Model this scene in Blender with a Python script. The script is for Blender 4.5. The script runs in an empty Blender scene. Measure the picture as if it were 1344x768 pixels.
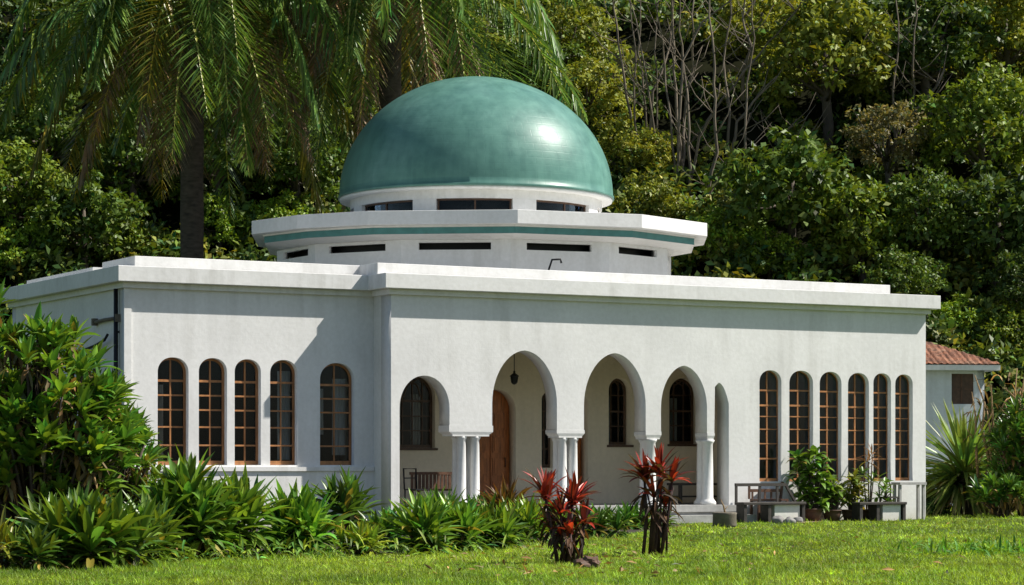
import bpy, bmesh, math, random
import numpy as np
from mathutils import Vector, Matrix

random.seed(7)
rng = np.random.default_rng(11)
S = bpy.context.scene
C = S.collection
R = math.radians

# ------------------------------------------------------------------ camera geometry (photo pixels 1344x768)
F = 3253.0
EYE = 1.5
HY = 610.0
TH = R(29.0)
CT, ST = math.cos(TH), math.sin(TH)
P0 = Vector((-507.0 / F * 58.0, 58.0, 0.0))          # front left corner of the building


def W(px, py, Z):
    return Vector(((px - 672.0) / F * Z, Z, EYE + (HY - py) / F * Z))


def G(px, py):
    return W(px, py, F * EYE / (py - HY))


def to_local(p):
    d = p - P0
    return Vector((CT * d.x + ST * d.y, -ST * d.x + CT * d.y, d.z))


def uz(px, py, d):
    """pixel -> (u, z) on the building plane of depth d"""
    c = to_local(Vector((0, 0, EYE)))
    r = Vector(((px - 672.0) / F, 1.0, (HY - py) / F))
    r = Vector((CT * r.x + ST * r.y, -ST * r.x + CT * r.y, r.z))
    t = (d - c.y) / r.y
    return c.x + t * r.x, c.z + t * r.z


# ------------------------------------------------------------------ tags
def tag(o, label=None, cat=None, group=None, kind=None):
    if label: o['label'] = label
    if cat: o['category'] = cat
    if group: o['group'] = group
    if kind: o['kind'] = kind
    return o


def empty(name, loc=(0, 0, 0), rz=0.0, label=None, cat=None, group=None):
    o = bpy.data.objects.new(name, None)
    C.objects.link(o)
    o.location = loc
    o.rotation_euler = (0, 0, rz)
    o.empty_display_size = 0.2
    return tag(o, label, cat, group)


def link(name, me, mat=None, parent=None):
    o = bpy.data.objects.new(name, me)
    C.objects.link(o)
    if mat is not None:
        me.materials.clear()
        me.materials.append(mat)
    if parent is not None:
        o.parent = parent
    return o


# ------------------------------------------------------------------ materials
class NT:
    def __init__(s, name):
        s.m = bpy.data.materials.new(name)
        s.m.use_nodes = True
        s.t = s.m.node_tree
        s.t.nodes.clear()
        s.out = s.n('ShaderNodeOutputMaterial')

    def n(s, typ, **kw):
        nd = s.t.nodes.new(typ)
        for k, v in kw.items():
            if k.startswith('i_'):
                key = k[2:].replace('_', ' ')
                nd.inputs[key].default_value = v
            else:
                setattr(nd, k, v)
        return nd

    def l(s, a, b):
        s.t.links.new(a, b)

    def noise(s, scale, detail=4, vec=None, rough=0.55, scl=None):
        nd = s.n('ShaderNodeTexNoise')
        nd.inputs['Scale'].default_value = scale
        nd.inputs['Detail'].default_value = detail
        nd.inputs['Roughness'].default_value = rough
        if vec is not None:
            if scl is not None:
                mp = s.n('ShaderNodeMapping')
                mp.inputs['Scale'].default_value = scl
                s.l(vec, mp.inputs['Vector'])
                vec = mp.outputs['Vector']
            s.l(vec, nd.inputs['Vector'])
        return nd

    def ramp(s, fac, stops):
        r = s.n('ShaderNodeValToRGB')
        el = r.color_ramp.elements
        while len(el) < len(stops):
            el.new(0.5)
        for e, (p, c) in zip(el, stops):
            e.position = p
            e.color = (c[0], c[1], c[2], 1)
        s.l(fac, r.inputs['Fac'])
        return r

    def mix(s, fac, a, b, mode='MIX'):
        m = s.n('ShaderNodeMix', data_type='RGBA', blend_type=mode)
        for sock, v in ((m.inputs[0], fac), (m.inputs[6], a), (m.inputs[7], b)):
            if hasattr(v, 'is_output'):
                s.l(v, sock)
            elif isinstance(v, (int, float)):
                sock.default_value = v
            else:
                sock.default_value = (v[0], v[1], v[2], 1)
        return m.outputs[2]


def simple(name, col, rough=0.6, var=0.15, scale=6.0, spec=0.4, bump=0.0, metal=0.0, scl=None):
    t = NT(name)
    tc = t.n('ShaderNodeTexCoord')
    nz = t.noise(scale, 5, tc.outputs['Object'], scl=scl)
    c0 = [c * (1 - var) for c in col]
    c1 = [min(1, c * (1 + var)) for c in col]
    rp = t.ramp(nz.outputs['Fac'], [(0.3, c0), (0.7, c1)])
    p = t.n('ShaderNodeBsdfPrincipled')
    t.l(rp.outputs['Color'], p.inputs['Base Color'])
    p.inputs['Roughness'].default_value = rough
    p.inputs['Specular IOR Level'].default_value = spec
    p.inputs['Metallic'].default_value = metal
    if bump:
        b = t.n('ShaderNodeBump')
        b.inputs['Strength'].default_value = bump
        b.inputs['Distance'].default_value = 0.02
        nb = t.noise(scale * 6, 4, tc.outputs['Object'], scl=scl)
        t.l(nb.outputs['Fac'], b.inputs['Height'])
        t.l(b.outputs['Normal'], p.inputs['Normal'])
    t.l(p.outputs[0], t.out.inputs['Surface'])
    return t.m


def plaster(name, col=(0.74, 0.735, 0.72), streak=0.25, bricks=True):
    t = NT(name)
    tc = t.n('ShaderNodeTexCoord')
    v = tc.outputs['Object']
    n1 = t.noise(0.7, 5, v)
    n2 = t.noise(9.0, 5, v)
    st = t.noise(2.2, 5, v, scl=(1.6, 1.6, 0.12))
    r1 = t.ramp(n1.outputs['Fac'], [(0.3, [c * 0.93 for c in col]), (0.7, [min(1, c * 1.04) for c in col])])
    r2 = t.ramp(n2.outputs['Fac'], [(0.35, (0.93, 0.93, 0.92)), (0.65, (1.0, 1.0, 1.0))])
    base = t.mix(1.0, r1.outputs['Color'], r2.outputs['Color'], 'MULTIPLY')
    r3 = t.ramp(st.outputs['Fac'], [(0.36, (0.66, 0.65, 0.62)), (0.56, (1, 1, 1))])
    pm = t.ramp(t.noise(0.45, 3, v).outputs['Fac'], [(0.42, (0, 0, 0)), (0.62, (1, 1, 1))])
    fm = t.n('ShaderNodeMath', operation='MULTIPLY'); fm.inputs[1].default_value = streak * 1.6
    t.l(pm.outputs['Color'], fm.inputs[0])
    base = t.mix(fm.outputs[0], base, r3.outputs['Color'], 'MULTIPLY')
    sz = t.n('ShaderNodeSeparateXYZ'); t.l(v, sz.inputs[0])
    ad = t.n('ShaderNodeMath', operation='MULTIPLY_ADD'); ad.inputs[1].default_value = -1.3
    t.l(sz.outputs['Z'], ad.inputs[0]); t.l(n1.outputs['Fac'], ad.inputs[2])
    dm_ = t.ramp(ad.outputs[0], [(0.0, (0, 0, 0)), (0.55, (.8, .8, .8))])
    base = t.mix(dm_.outputs['Color'], base, (.78, .74, .64), 'MULTIPLY')
    p = t.n('ShaderNodeBsdfPrincipled')
    t.l(base, p.inputs['Base Color'])
    p.inputs['Roughness'].default_value = 0.75
    p.inputs['Specular IOR Level'].default_value = 0.25
    b = t.n('ShaderNodeBump')
    b.inputs['Strength'].default_value = 0.17
    b.inputs['Distance'].default_value = 0.02
    h = n2.outputs['Fac']
    if bricks:
        mp = t.n('ShaderNodeMapping')
        mp.inputs['Rotation'].default_value = (R(90), 0, 0)
        t.l(v, mp.inputs['Vector'])
        bk = t.n('ShaderNodeTexBrick')
        bk.inputs['Scale'].default_value = 1.0
        bk.inputs['Brick Width'].default_value = 0.42
        bk.inputs['Row Height'].default_value = 0.2
        bk.inputs['Mortar Size'].default_value = 0.012
        bk.inputs['Mortar Smooth'].default_value = 0.8
        bk.inputs['Color1'].default_value = (1, 1, 1, 1)
        bk.inputs['Color2'].default_value = (.8, .8, .8, 1)
        bk.inputs['Mortar'].default_value = (.3, .3, .3, 1)
        t.l(mp.outputs['Vector'], bk.inputs['Vector'])
        mm = t.n('ShaderNodeMath', operation='MULTIPLY_ADD')
        t.l(bk.outputs['Color'], mm.inputs[0])
        mm.inputs[1].default_value = 0.11
        t.l(n2.outputs['Fac'], mm.inputs[2])
        h = mm.outputs[0]
    t.l(h, b.inputs['Height'])
    t.l(b.outputs['Normal'], p.inputs['Normal'])
    t.l(p.outputs[0], t.out.inputs['Surface'])
    return t.m


def foliage(name, trans=0.25, rough=0.42, spec=0.5):
    """leaf material: own colour per leaf (attribute) times the tint of the plant"""
    t = NT(name)
    at = t.n('ShaderNodeAttribute', attribute_name='leafcol')
    oi = t.n('ShaderNodeObjectInfo')
    base = t.mix(1.0, at.outputs['Color'], oi.outputs['Color'], 'MULTIPLY')
    p = t.n('ShaderNodeBsdfPrincipled')
    t.l(base, p.inputs['Base Color'])
    p.inputs['Roughness'].default_value = rough
    p.inputs['Specular IOR Level'].default_value = spec
    tr = t.n('ShaderNodeBsdfTranslucent')
    tcol = t.mix(1.0, base, (1.5, 1.35, 0.6), 'MULTIPLY')
    t.l(tcol, tr.inputs['Color'])
    mx = t.n('ShaderNodeMixShader')
    mx.inputs[0].default_value = trans
    t.l(p.outputs[0], mx.inputs[1])
    t.l(tr.outputs[0], mx.inputs[2])
    t.l(mx.outputs[0], t.out.inputs['Surface'])
    return t.m


def glass_mat():
    t = NT('window_glass')
    tc = t.n('ShaderNodeTexCoord')
    nz = t.noise(0.8, 2, tc.outputs['Object'])
    b = t.n('ShaderNodeBump')
    b.inputs['Strength'].default_value = 0.05
    b.inputs['Distance'].default_value = 0.1
    t.l(nz.outputs['Fac'], b.inputs['Height'])
    fr = t.n('ShaderNodeFresnel')
    fr.inputs['IOR'].default_value = 1.22
    tr = t.n('ShaderNodeBsdfTransparent')
    tr.inputs['Color'].default_value = (.80, .83, .85, 1)
    gl = t.n('ShaderNodeBsdfGlossy')
    gl.inputs['Roughness'].default_value = 0.015
    gl.inputs['Color'].default_value = (.75, .85, 1.0, 1)
    t.l(b.outputs['Normal'], gl.inputs['Normal'])
    mx = t.n('ShaderNodeMixShader')
    t.l(fr.outputs[0], mx.inputs[0])
    t.l(tr.outputs[0], mx.inputs[1])
    t.l(gl.outputs[0], mx.inputs[2])
    t.l(mx.outputs[0], t.out.inputs['Surface'])
    return t.m


def dome_mat():
    t = NT('teal_dome_paint')
    tc = t.n('ShaderNodeTexCoord')
    v = tc.outputs['Object']
    n1 = t.noise(0.55, 5, v)
    n2 = t.noise(2.2, 6, v, scl=(1, 1, 1.3))
    st = t.noise(1.6, 5, v, scl=(2.4, 2.4, 0.2))
    r1 = t.ramp(n1.outputs['Fac'], [(0.3, (0.092, 0.218, 0.178)), (0.55, (0.108, 0.245, 0.205)), (0.75, (0.140, 0.285, 0.243))])
    r2 = t.ramp(n2.outputs['Fac'], [(0.3, (0.80, 0.83, 0.84)), (0.7, (1.12, 1.09, 1.08))])
    base = t.mix(1.0, r1.outputs['Color'], r2.outputs['Color'], 'MULTIPLY')
    r3 = t.ramp(st.outputs['Fac'], [(0.38, (0.72, 0.76, 0.78)), (0.55, (1, 1, 1))])
    base = t.mix(0.5, base, r3.outputs['Color'], 'MULTIPLY')
    p = t.n('ShaderNodeBsdfPrincipled')
    t.l(base, p.inputs['Base Color'])
    rr = t.ramp(n2.outputs['Fac'], [(0.3, (.34, .34, .34)), (0.7, (.43, .43, .43))])
    t.l(rr.outputs['Color'], p.inputs['Roughness'])
    p.inputs['Specular IOR Level'].default_value = 0.26
    # coursed render: horizontal rings and joints
    sx = t.n('ShaderNodeSeparateXYZ')
    t.l(v, sx.inputs[0])
    atn = t.n('ShaderNodeMath', operation='ARCTAN2')
    t.l(sx.outputs['Y'], atn.inputs[0]); t.l(sx.outputs['X'], atn.inputs[1])
    cb = t.n('ShaderNodeCombineXYZ')
    ml = t.n('ShaderNodeMath', operation='MULTIPLY'); ml.inputs[1].default_value = 4.0
    t.l(atn.outputs[0], ml.inputs[0])
    t.l(ml.outputs[0], cb.inputs['X']); t.l(sx.outputs['Z'], cb.inputs['Y'])
    bk = t.n('ShaderNodeTexBrick')
    bk.inputs['Scale'].default_value = 1.0
    bk.inputs['Brick Width'].default_value = 0.5
    bk.inputs['Row Height'].default_value = 0.2
    bk.inputs['Mortar Size'].default_value = 0.015
    bk.inputs['Mortar Smooth'].default_value = 0.7
    bk.inputs['Color1'].default_value = (1, 1, 1, 1)
    bk.inputs['Color2'].default_value = (.75, .75, .75, 1)
    bk.inputs['Mortar'].default_value = (.2, .2, .2, 1)
    t.l(cb.outputs[0], bk.inputs['Vector'])
    ad = t.n('ShaderNodeMath', operation='MULTIPLY_ADD')
    t.l(bk.outputs['Color'], ad.inputs[0]); ad.inputs[1].default_value = 0.3
    t.l(n2.outputs['Fac'], ad.inputs[2])
    b = t.n('ShaderNodeBump')
    b.inputs['Strength'].default_value = 0.16
    b.inputs['Distance'].default_value = 0.03
    t.l(ad.outputs[0], b.inputs['Height'])
    t.l(b.outputs['Normal'], p.inputs['Normal'])
    t.l(p.outputs[0], t.out.inputs['Surface'])
    return t.m


M = {}
M['wall'] = plaster('white_plaster', (0.775, 0.77, 0.755), streak=0.22)
M['trim'] = plaster('white_trim', (0.77, 0.765, 0.75), streak=0.26, bricks=False)
M['porch'] = plaster('cream_plaster', (0.76, 0.66, 0.51), streak=0.15, bricks=False)
M['room'] = simple('plaster_painted_dim', (0.03, 0.029, 0.028), 0.9, 0.1, 2)  # near-black colour puts the dimness of the room into its walls
M['dome'] = dome_mat()
M['teal'] = simple('teal_trim_paint', (0.075, 0.225, 0.215), 0.5, 0.15, 4)
M['wood'] = simple('orange_window_wood', (0.34, 0.15, 0.055), 0.5, 0.35, 7, bump=0.1, scl=(1, 1, .3))
M['darkwood'] = simple('dark_window_wood', (0.085, 0.045, 0.026), 0.45, 0.3, 7)
M['doorwood'] = simple('door_wood', (0.36, 0.115, 0.03), 0.42, 0.4, 5, scl=(4, 4, .5), bump=0.1)
M['benchwood'] = simple('weathered_bench_wood', (0.05, 0.042, 0.036), 0.6, 0.3, 6, bump=0.2)
M['redwood'] = simple('reddish_wood', (0.11, 0.055, 0.032), 0.55, 0.35, 8)
M['metal'] = simple('black_metal', (0.015, 0.015, 0.016), 0.45, 0.2, 9, metal=0.3)
M['glass'] = glass_mat()
M['curtain_and_glint'] = simple('pale_curtain_and_glint', (0.55, 0.53, 0.48), 0.9, 0.2, 3, scl=(9, 9, .3))  # curtains in the left wing, painted glass reflection in the porch
M['stone'] = simple('grey_stone', (0.22, 0.21, 0.20), 0.85, 0.3, 3, bump=0.4)
M['concrete'] = simple('worn_concrete', (0.36, 0.355, 0.34), 0.85, 0.2, 3, bump=0.3)
M['pot'] = simple('brown_clay', (0.10, 0.055, 0.035), 0.7, 0.3, 5, bump=0.2)
M['planter'] = simple('mossy_concrete', (0.15, 0.13, 0.10), 0.85, 0.35, 6, bump=0.3)
M['bark'] = simple('grey_bark', (0.10, 0.082, 0.062), 0.9, 0.4, 3, bump=0.5, scl=(1, 1, .25))
M['palebark'] = simple('pale_bark', (0.16, 0.130, 0.095), 0.85, 0.4, 3, bump=0.3, scl=(1, 1, .2))
M['palmbark'] = simple('palm_bark', (0.075, 0.06, 0.045), 0.95, 0.4, 4, bump=0.8, scl=(1, 1, 3))
M['stem'] = simple('brown_stem', (0.07, 0.05, 0.035), 0.8, 0.4, 8)
M['redstem'] = simple('dark_purple_stem', (0.05, 0.022, 0.02), 0.7, 0.4, 8)
M['drystalk'] = simple('dry_tan_stalk', (0.24, 0.16, 0.075), 0.85, 0.35, 6)
M['soil'] = simple('dark_soil', (0.035, 0.026, 0.018), 0.95, 0.4, 2.5, bump=0.6)
M['litter'] = simple('forest_floor', (0.012, 0.013, 0.006), 0.95, 0.4, 0.8, spec=0.02, bump=0.6)
M['gravel'] = simple('pinkish_gravel', (0.26, 0.17, 0.13), 0.95, 0.4, 7, bump=0.7)
M['leaf'] = foliage('leaf', 0.24, .50, .32)
M['gloss'] = foliage('glossy_leaf', 0.25, 0.36, 0.45)
M['dry'] = foliage('dry_leaf', 0.15, 0.7, 0.2)
M['grass'] = foliage('grass_blade', 0.35, 0.55, 0.3)
M['housewall'] = plaster('pale_blue_plaster', (0.62, 0.66, 0.70), streak=0.2, bricks=False)
M['trunkskin'] = M['bark']


def lawn_mat():
    t = NT('lawn')
    tc = t.n('ShaderNodeTexCoord')
    n1 = t.noise(0.35, 5, tc.outputs['Object'])
    n2 = t.noise(14, 4, tc.outputs['Object'])
    r1 = t.ramp(n1.outputs['Fac'], [(0.3, (0.045, 0.085, 0.010)), (0.55, (0.075, 0.12, 0.014)), (0.75, (0.12, 0.13, 0.030))])
    r2 = t.ramp(n2.outputs['Fac'], [(0.3, (.5, .5, .5)), (0.7, (1.1, 1.1, 1.1))])
    c = t.mix(1.0, r1.outputs['Color'], r2.outputs['Color'], 'MULTIPLY')
    p = t.n('ShaderNodeBsdfPrincipled')
    t.l(c, p.inputs['Base Color'])
    p.inputs['Roughness'].default_value = 0.9
    p.inputs['Specular IOR Level'].default_value = 0.1
    b = t.n('ShaderNodeBump'); b.inputs['Strength'].default_value = 0.8; b.inputs['Distance'].default_value = 0.05
    t.l(n2.outputs['Fac'], b.inputs['Height']); t.l(b.outputs['Normal'], p.inputs['Normal'])
    t.l(p.outputs[0], t.out.inputs['Surface'])
    return t.m


def tile_mat():
    t = NT('terracotta_tiles')
    tc = t.n('ShaderNodeTexCoord')
    n1 = t.noise(1.2, 5, tc.outputs['Object'])
    n2 = t.noise(6, 5, tc.outputs['Object'])
    r1 = t.ramp(n1.outputs['Fac'], [(0.3, (0.11, 0.05, 0.028)), (0.55, (0.25, 0.095, 0.045)), (0.72, (0.28, 0.16, 0.10))])
    r2 = t.ramp(n2.outputs['Fac'], [(0.35, (.45, .45, .45)), (0.65, (1.15, 1.15, 1.15))])
    c = t.mix(1.0, r1.outputs['Color'], r2.outputs['Color'], 'MULTIPLY')
    p = t.n('ShaderNodeBsdfPrincipled')
    t.l(c, p.inputs['Base Color']); p.inputs['Roughness'].default_value = 0.85
    t.l(p.outputs[0], t.out.inputs['Surface'])
    return t.m


M['lawn'] = lawn_mat()
M['tile'] = tile_mat()


# ------------------------------------------------------------------ mesh builder
class MB:
    def __init__(s):
        s.bm = bmesh.new()

    def box(s, x0, x1, y0, y1, z0, z1, mtx=None):
        vs = [s.bm.verts.new((x, y, z)) for z in (z0, z1) for y in (y0, y1) for x in (x0, x1)]
        for f in ((0, 2, 3, 1), (4, 5, 7, 6), (0, 1, 5, 4), (2, 6, 7, 3), (0, 4, 6, 2), (1, 3, 7, 5)):
            s.bm.faces.new([vs[i] for i in f])
        if mtx is not None:
            bmesh.ops.transform(s.bm, matrix=mtx, verts=vs)
        return s

    def bar(s, a, b, w, h, up=(0, 0, 1)):
        a, b = Vector(a), Vector(b)
        d = b - a
        L = d.length
        z = d.normalized()
        x = Vector(up).cross(z)
        if x.length < 1e-4:
            x = Vector((1, 0, 0))
        x.normalize()
        y = z.cross(x)
        m = Matrix((x, y, z)).transposed().to_4x4()
        m.translation = a
        return s.box(-w / 2, w / 2, -h / 2, h / 2, 0, L, m)

    def tube(s, pts, rad, n=7, cap=True):
        pts = [Vector(p) for p in pts]
        if not hasattr(rad, '__len__'):
            rad = [rad] * len(pts)
        rings = []
        ref = None
        for i, p in enumerate(pts):
            d = (pts[min(i + 1, len(pts) - 1)] - pts[max(i - 1, 0)]).normalized()
            if ref is None:
                ref = Vector((1, 0, 0)) if abs(d.x) < 0.8 else Vector((0, 1, 0))
            x = (ref - d * ref.dot(d)).normalized()
            ref = x
            y = d.cross(x)
            rings.append([s.bm.verts.new(p + (x * math.cos(2 * math.pi * k / n) + y * math.sin(2 * math.pi * k / n)) * rad[i]) for k in range(n)])
        for a, b in zip(rings, rings[1:]):
            for k in range(n):
                f = s.bm.faces.new((a[k], a[(k + 1) % n], b[(k + 1) % n], b[k]))
                f.smooth = True
        if cap:
            s.bm.faces.new(rings[0][::-1])
            s.bm.faces.new(rings[-1])
        return s

    def lathe(s, prof, n=24, c=(0, 0, 0), smooth=True):
        c = Vector(c)
        rings = []
        for r, z in prof:
            if r < 1e-5:
                rings.append([s.bm.verts.new(c + Vector((0, 0, z)))])
            else:
                rings.append([s.bm.verts.new(c + Vector((r * math.cos(2 * math.pi * k / n), r * math.sin(2 * math.pi * k / n), z))) for k in range(n)])
        for a, b in zip(rings, rings[1:]):
            for k in range(n):
                if len(a) == 1 and len(b) == 1:
                    continue
                if len(a) == 1:
                    f = s.bm.faces.new((a[0], b[(k + 1) % n], b[k]))
                elif len(b) == 1:
                    f = s.bm.faces.new((a[k], a[(k + 1) % n], b[0]))
                else:
                    f = s.bm.faces.new((a[k], a[(k + 1) % n], b[(k + 1) % n], b[k]))
                f.smooth = smooth
        return s

    def prism(s, poly, z0, z1, top=True, bottom=True):
        lo = [s.bm.verts.new((p[0], p[1], z0)) for p in poly]
        hi = [s.bm.verts.new((p[0], p[1], z1)) for p in poly]
        n = len(poly)
        for k in range(n):
            s.bm.faces.new((lo[k], lo[(k + 1) % n], hi[(k + 1) % n], hi[k]))
        if top: s.bm.faces.new(hi)
        if bottom: s.bm.faces.new(lo[::-1])
        return s

    def loft(s, polys):
        """closed bands between equal-length 3D rings"""
        rings = [[s.bm.verts.new(p) for p in r] for r in polys]
        n = len(rings[0])
        for a, b in zip(rings, rings[1:]):
            for k in range(n):
                s.bm.faces.new((a[k], a[(k + 1) % n], b[(k + 1) % n], b[k]))
        return s

    def ring(s, outer, inner, z0, z1):
        o = [(p[0], p[1]) for p in outer]
        i = [(p[0], p[1]) for p in inner]
        f = lambda pl, z: [(x, y, z) for x, y in pl]
        return s.loft([f(i, z0), f(o, z0), f(o, z1), f(i, z1), f(i, z0)])

    def build(s, name, mat, parent=None, bevel=0.0):
        bmesh.ops.remove_doubles(s.bm, verts=s.bm.verts, dist=1e-5)
        bmesh.ops.recalc_face_normals(s.bm, faces=s.bm.faces)
        me = bpy.data.meshes.new(name)
        s.bm.to_mesh(me)
        s.bm.free()
        o = link(name, me, mat, parent)
        if bevel:
            md = o.modifiers.new('edge', 'BEVEL')
            md.width = bevel
            md.segments = 2
            md.limit_method = 'ANGLE'
        return o


def offset(poly, d):
    """mitred outward offset of a ccw polygon; d number or one per edge"""
    n = len(poly)
    ds = d if hasattr(d, '__len__') else [d] * n
    lines = []
    for k in range(n):
        a, b = Vector(poly[k]).to_2d(), Vector(poly[(k + 1) % n]).to_2d()
        t = (b - a).normalized()
        nr = Vector((t.y, -t.x))
        lines.append((a + nr * ds[k], t))
    out = []
    for k in range(n):
        (p, t), (q, u) = lines[k - 1], lines[k]
        den = t.x * u.y - t.y * u.x
        w = q - p
        s_ = (w.x * u.y - w.y * u.x) / den
        out.append(p + t * s_)
    return [(v.x, v.y) for v in out]


def arch(u0, u1, zb, zs, zt, n=22, power=2.0, skew=0.0):
    """outline with vertical sides from zb to the spring zs and a curve up to zt"""
    c, a = (u0 + u1) / 2, (u1 - u0) / 2
    pts = [(u0, zb), (u1, zb), (u1, zs)]
    for k in range(1, n):
        th = math.pi * k / n
        x = math.copysign(abs(math.cos(th)) ** (2 / power), math.cos(th))
        z = abs(math.sin(th)) ** (2 / power)
        pts.append((c + a * x + skew * z, zs + (zt - zs) * z))
    pts.append((u0, zs))
    return pts


def arch_z(o, u):
    """height of the top of an arch outline above u"""
    best = -9
    n = len(o)
    for k in range(n):
        (a, za), (b, zb) = o[k], o[(k + 1) % n]
        if min(a, b) - 1e-6 <= u <= max(a, b) + 1e-6 and abs(a - b) > 1e-6:
            t = (u - a) / (b - a)
            best = max(best, za + t * (zb - za))
    return best


def flat_panel(outer, holes, thick):
    """bmesh of a 2D outline with holes, extruded: x along, y up, z thickness (0..thick)"""
    cu = bpy.data.curves.new('outline', 'CURVE')
    cu.dimensions = '2D'
    cu.fill_mode = 'BOTH'
    cu.extrude = thick / 2
    for pts in [outer] + list(holes):
        sp = cu.splines.new('POLY')
        sp.points.add(len(pts) - 1)
        for p, q in zip(sp.points, pts):
            p.co = (q[0], q[1], 0, 1)
        sp.use_cyclic_u = True
    ob = bpy.data.objects.new('outline', cu)
    C.objects.link(ob)
    dg = bpy.context.evaluated_depsgraph_get()
    me = bpy.data.meshes.new_from_object(ob.evaluated_get(dg))
    bpy.data.objects.remove(ob)
    bpy.data.curves.remove(cu)
    bm = bmesh.new()
    bm.from_mesh(me)
    bpy.data.meshes.remove(me)
    for v in bm.verts:
        v.co.z += thick / 2
    return bm


def panel(name, p0, p1, outer, holes, thick, mat, parent, inset=0.0):
    """wall panel standing on the plan edge p0->p1; outer face on the edge, thickness inward"""
    bm = flat_panel(outer, holes, thick)
    a = Vector((p0[0], p0[1]))
    t = (Vector((p1[0], p1[1])) - a).normalized()
    nin = Vector((-t.y, t.x))
    for v in bm.verts:
        s_, z, e = v.co
        q = a + t * s_ + nin * (e + inset)
        v.co = (q.x, q.y, z)
    bmesh.ops.remove_doubles(bm, verts=bm.verts, dist=1e-5)
    bmesh.ops.recalc_face_normals(bm, faces=bm.faces)
    me = bpy.data.meshes.new(name)
    bm.to_mesh(me)
    bm.free()
    return link(name, me, mat, parent)


def shrink(o, d):
    return offset(o, -d)


# ------------------------------------------------------------------ ribbons (leaves, fronds, grass)
def nrm(a):
    return a / np.maximum(np.linalg.norm(a, axis=-1, keepdims=True), 1e-9)


class Leaves:
    def __init__(s):
        s.V, s.Q, s.Cc, s.n = [], [], [], 0

    def ribbons(s, base, d0, g, L, Wd, col, nseg=4, prof='strap', fold=0.35, roll=0.0, tip=None):
        base = np.asarray(base, float); d0 = nrm(np.asarray(d0, float))
        N = len(base)
        g = np.broadcast_to(np.asarray(g, float), (N,)); L = np.broadcast_to(np.asarray(L, float), (N,)); Wd = np.broadcast_to(np.asarray(Wd, float), (N,))
        up = np.array([0, 0, 1.0])
        side = np.cross(d0, up)
        bad = np.linalg.norm(side, axis=1) < 0.05
        side[bad] = rng.normal(size=(bad.sum(), 3)) * [1, 1, 0]
        side = nrm(side)
        if roll:
            r = rng.normal(0, roll, N)[:, None]
            nn = np.cross(side, d0)
            side = nrm(side * np.cos(r) + nn * np.sin(r))
        t = np.linspace(0, 1, nseg + 1)
        if prof == 'strap':
            w = np.interp(t, [0, .12, .45, .75, 1], [.45, .7, 1, .72, .03])
        elif prof == 'blade':
            w = np.interp(t, [0, .3, .6, 1], [.9, 1, .75, .05])
        else:
            w = np.interp(t, [0, .15, .5, .8, 1], [.15, .65, 1, .6, .04])
        P = base.copy()
        rows = []
        for k in range(nseg + 1):
            d = nrm(d0 + (g * t[k] ** 1.3)[:, None] * np.array([0, 0, -1.0]))
            if k:
                P = P + d * (L / nseg)[:, None]
            nn = nrm(np.cross(side, d))
            hw = (Wd * w[k] / 2)[:, None]
            rows.append((P - side * hw + nn * hw * fold, P.copy(), P + side * hw + nn * hw * fold))
        arr = np.stack([np.stack(r, 1) for r in rows], 1)        # N, nseg+1, 3, 3
        s.V.append(arr.reshape(-1, 3))
        idx = np.arange(N * (nseg + 1) * 3).reshape(N, nseg + 1, 3) + s.n
        for c in (0, 1):
            q = np.stack([idx[:, :-1, c], idx[:, :-1, c + 1], idx[:, 1:, c + 1], idx[:, 1:, c]], -1)
            s.Q.append(q.reshape(-1, 4))
        col = np.broadcast_to(np.asarray(col, float), (N, 3))
        cc = np.repeat(col[:, None, :], nseg + 1, 1)
        if tip is not None:
            tip = np.broadcast_to(np.asarray(tip, float), (N, 3))
            f = np.clip((t - 0.55) / 0.45, 0, 1)[None, :, None]
            cc = cc * (1 - f) + tip[:, None, :] * f
        s.Cc.append(np.repeat(cc[:, :, None, :], 3, 2).reshape(-1, 3))
        s.n += N * (nseg + 1) * 3
        return s

    def quads(s, pos, d, nr, L, Wd, col, fold=0.25):
        """rhombic leaves: base, left, tip, right"""
        N = len(pos)
        d = nrm(d); sd = nrm(np.cross(d, nr)); nn = nrm(np.cross(sd, d))
        L = np.broadcast_to(L, (N,))[:, None]; Wd = np.broadcast_to(Wd, (N,))[:, None]
        mid = pos + d * L * 0.45
        arr = np.stack([pos, mid - sd * Wd / 2 + nn * Wd * fold, pos + d * L, mid + sd * Wd / 2 + nn * Wd * fold], 1)
        s.V.append(arr.reshape(-1, 3))
        s.Q.append((np.arange(N * 4).reshape(N, 4) + s.n))
        s.Cc.append(np.repeat(np.broadcast_to(col, (N, 3))[:, None, :], 4, 1).reshape(-1, 3))
        s.n += N * 4
        return s

    def mesh(s, name, smooth=False):
        V = np.concatenate(s.V); Q = np.concatenate(s.Q); col = np.concatenate(s.Cc)
        me = bpy.data.meshes.new(name)
        me.vertices.add(len(V)); me.vertices.foreach_set('co', V.astype(np.float32).ravel())
        me.loops.add(len(Q) * 4); me.loops.foreach_set('vertex_index', Q.astype(np.int32).ravel())
        me.polygons.add(len(Q)); me.polygons.foreach_set('loop_start', (np.arange(len(Q)) * 4).astype(np.int32))
        me.polygons.foreach_set('loop_total', np.full(len(Q), 4, np.int32))
        if smooth:
            me.polygons.foreach_set('use_smooth', np.ones(len(Q), bool))
        at = me.attributes.new('leafcol', 'FLOAT_COLOR', 'POINT')
        at.data.foreach_set('color', np.concatenate([col, np.ones((len(col), 1))], 1).astype(np.float32).ravel())
        me.update()
        me.validate()
        return me


def tones(N, col, var=0.35, hue=0.25):
    """per-leaf colour: brightness and yellow/blue-green variation"""
    b = np.exp(rng.normal(0, var, N))[:, None]
    h = rng.normal(0, hue, N)[:, None]
    c = np.asarray(col)[None, :] * b
    return np.clip(c * np.concatenate([1 + h, 1 + 0.25 * h, 1 - 0.5 * h], 1), 0.002, 0.9)


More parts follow.
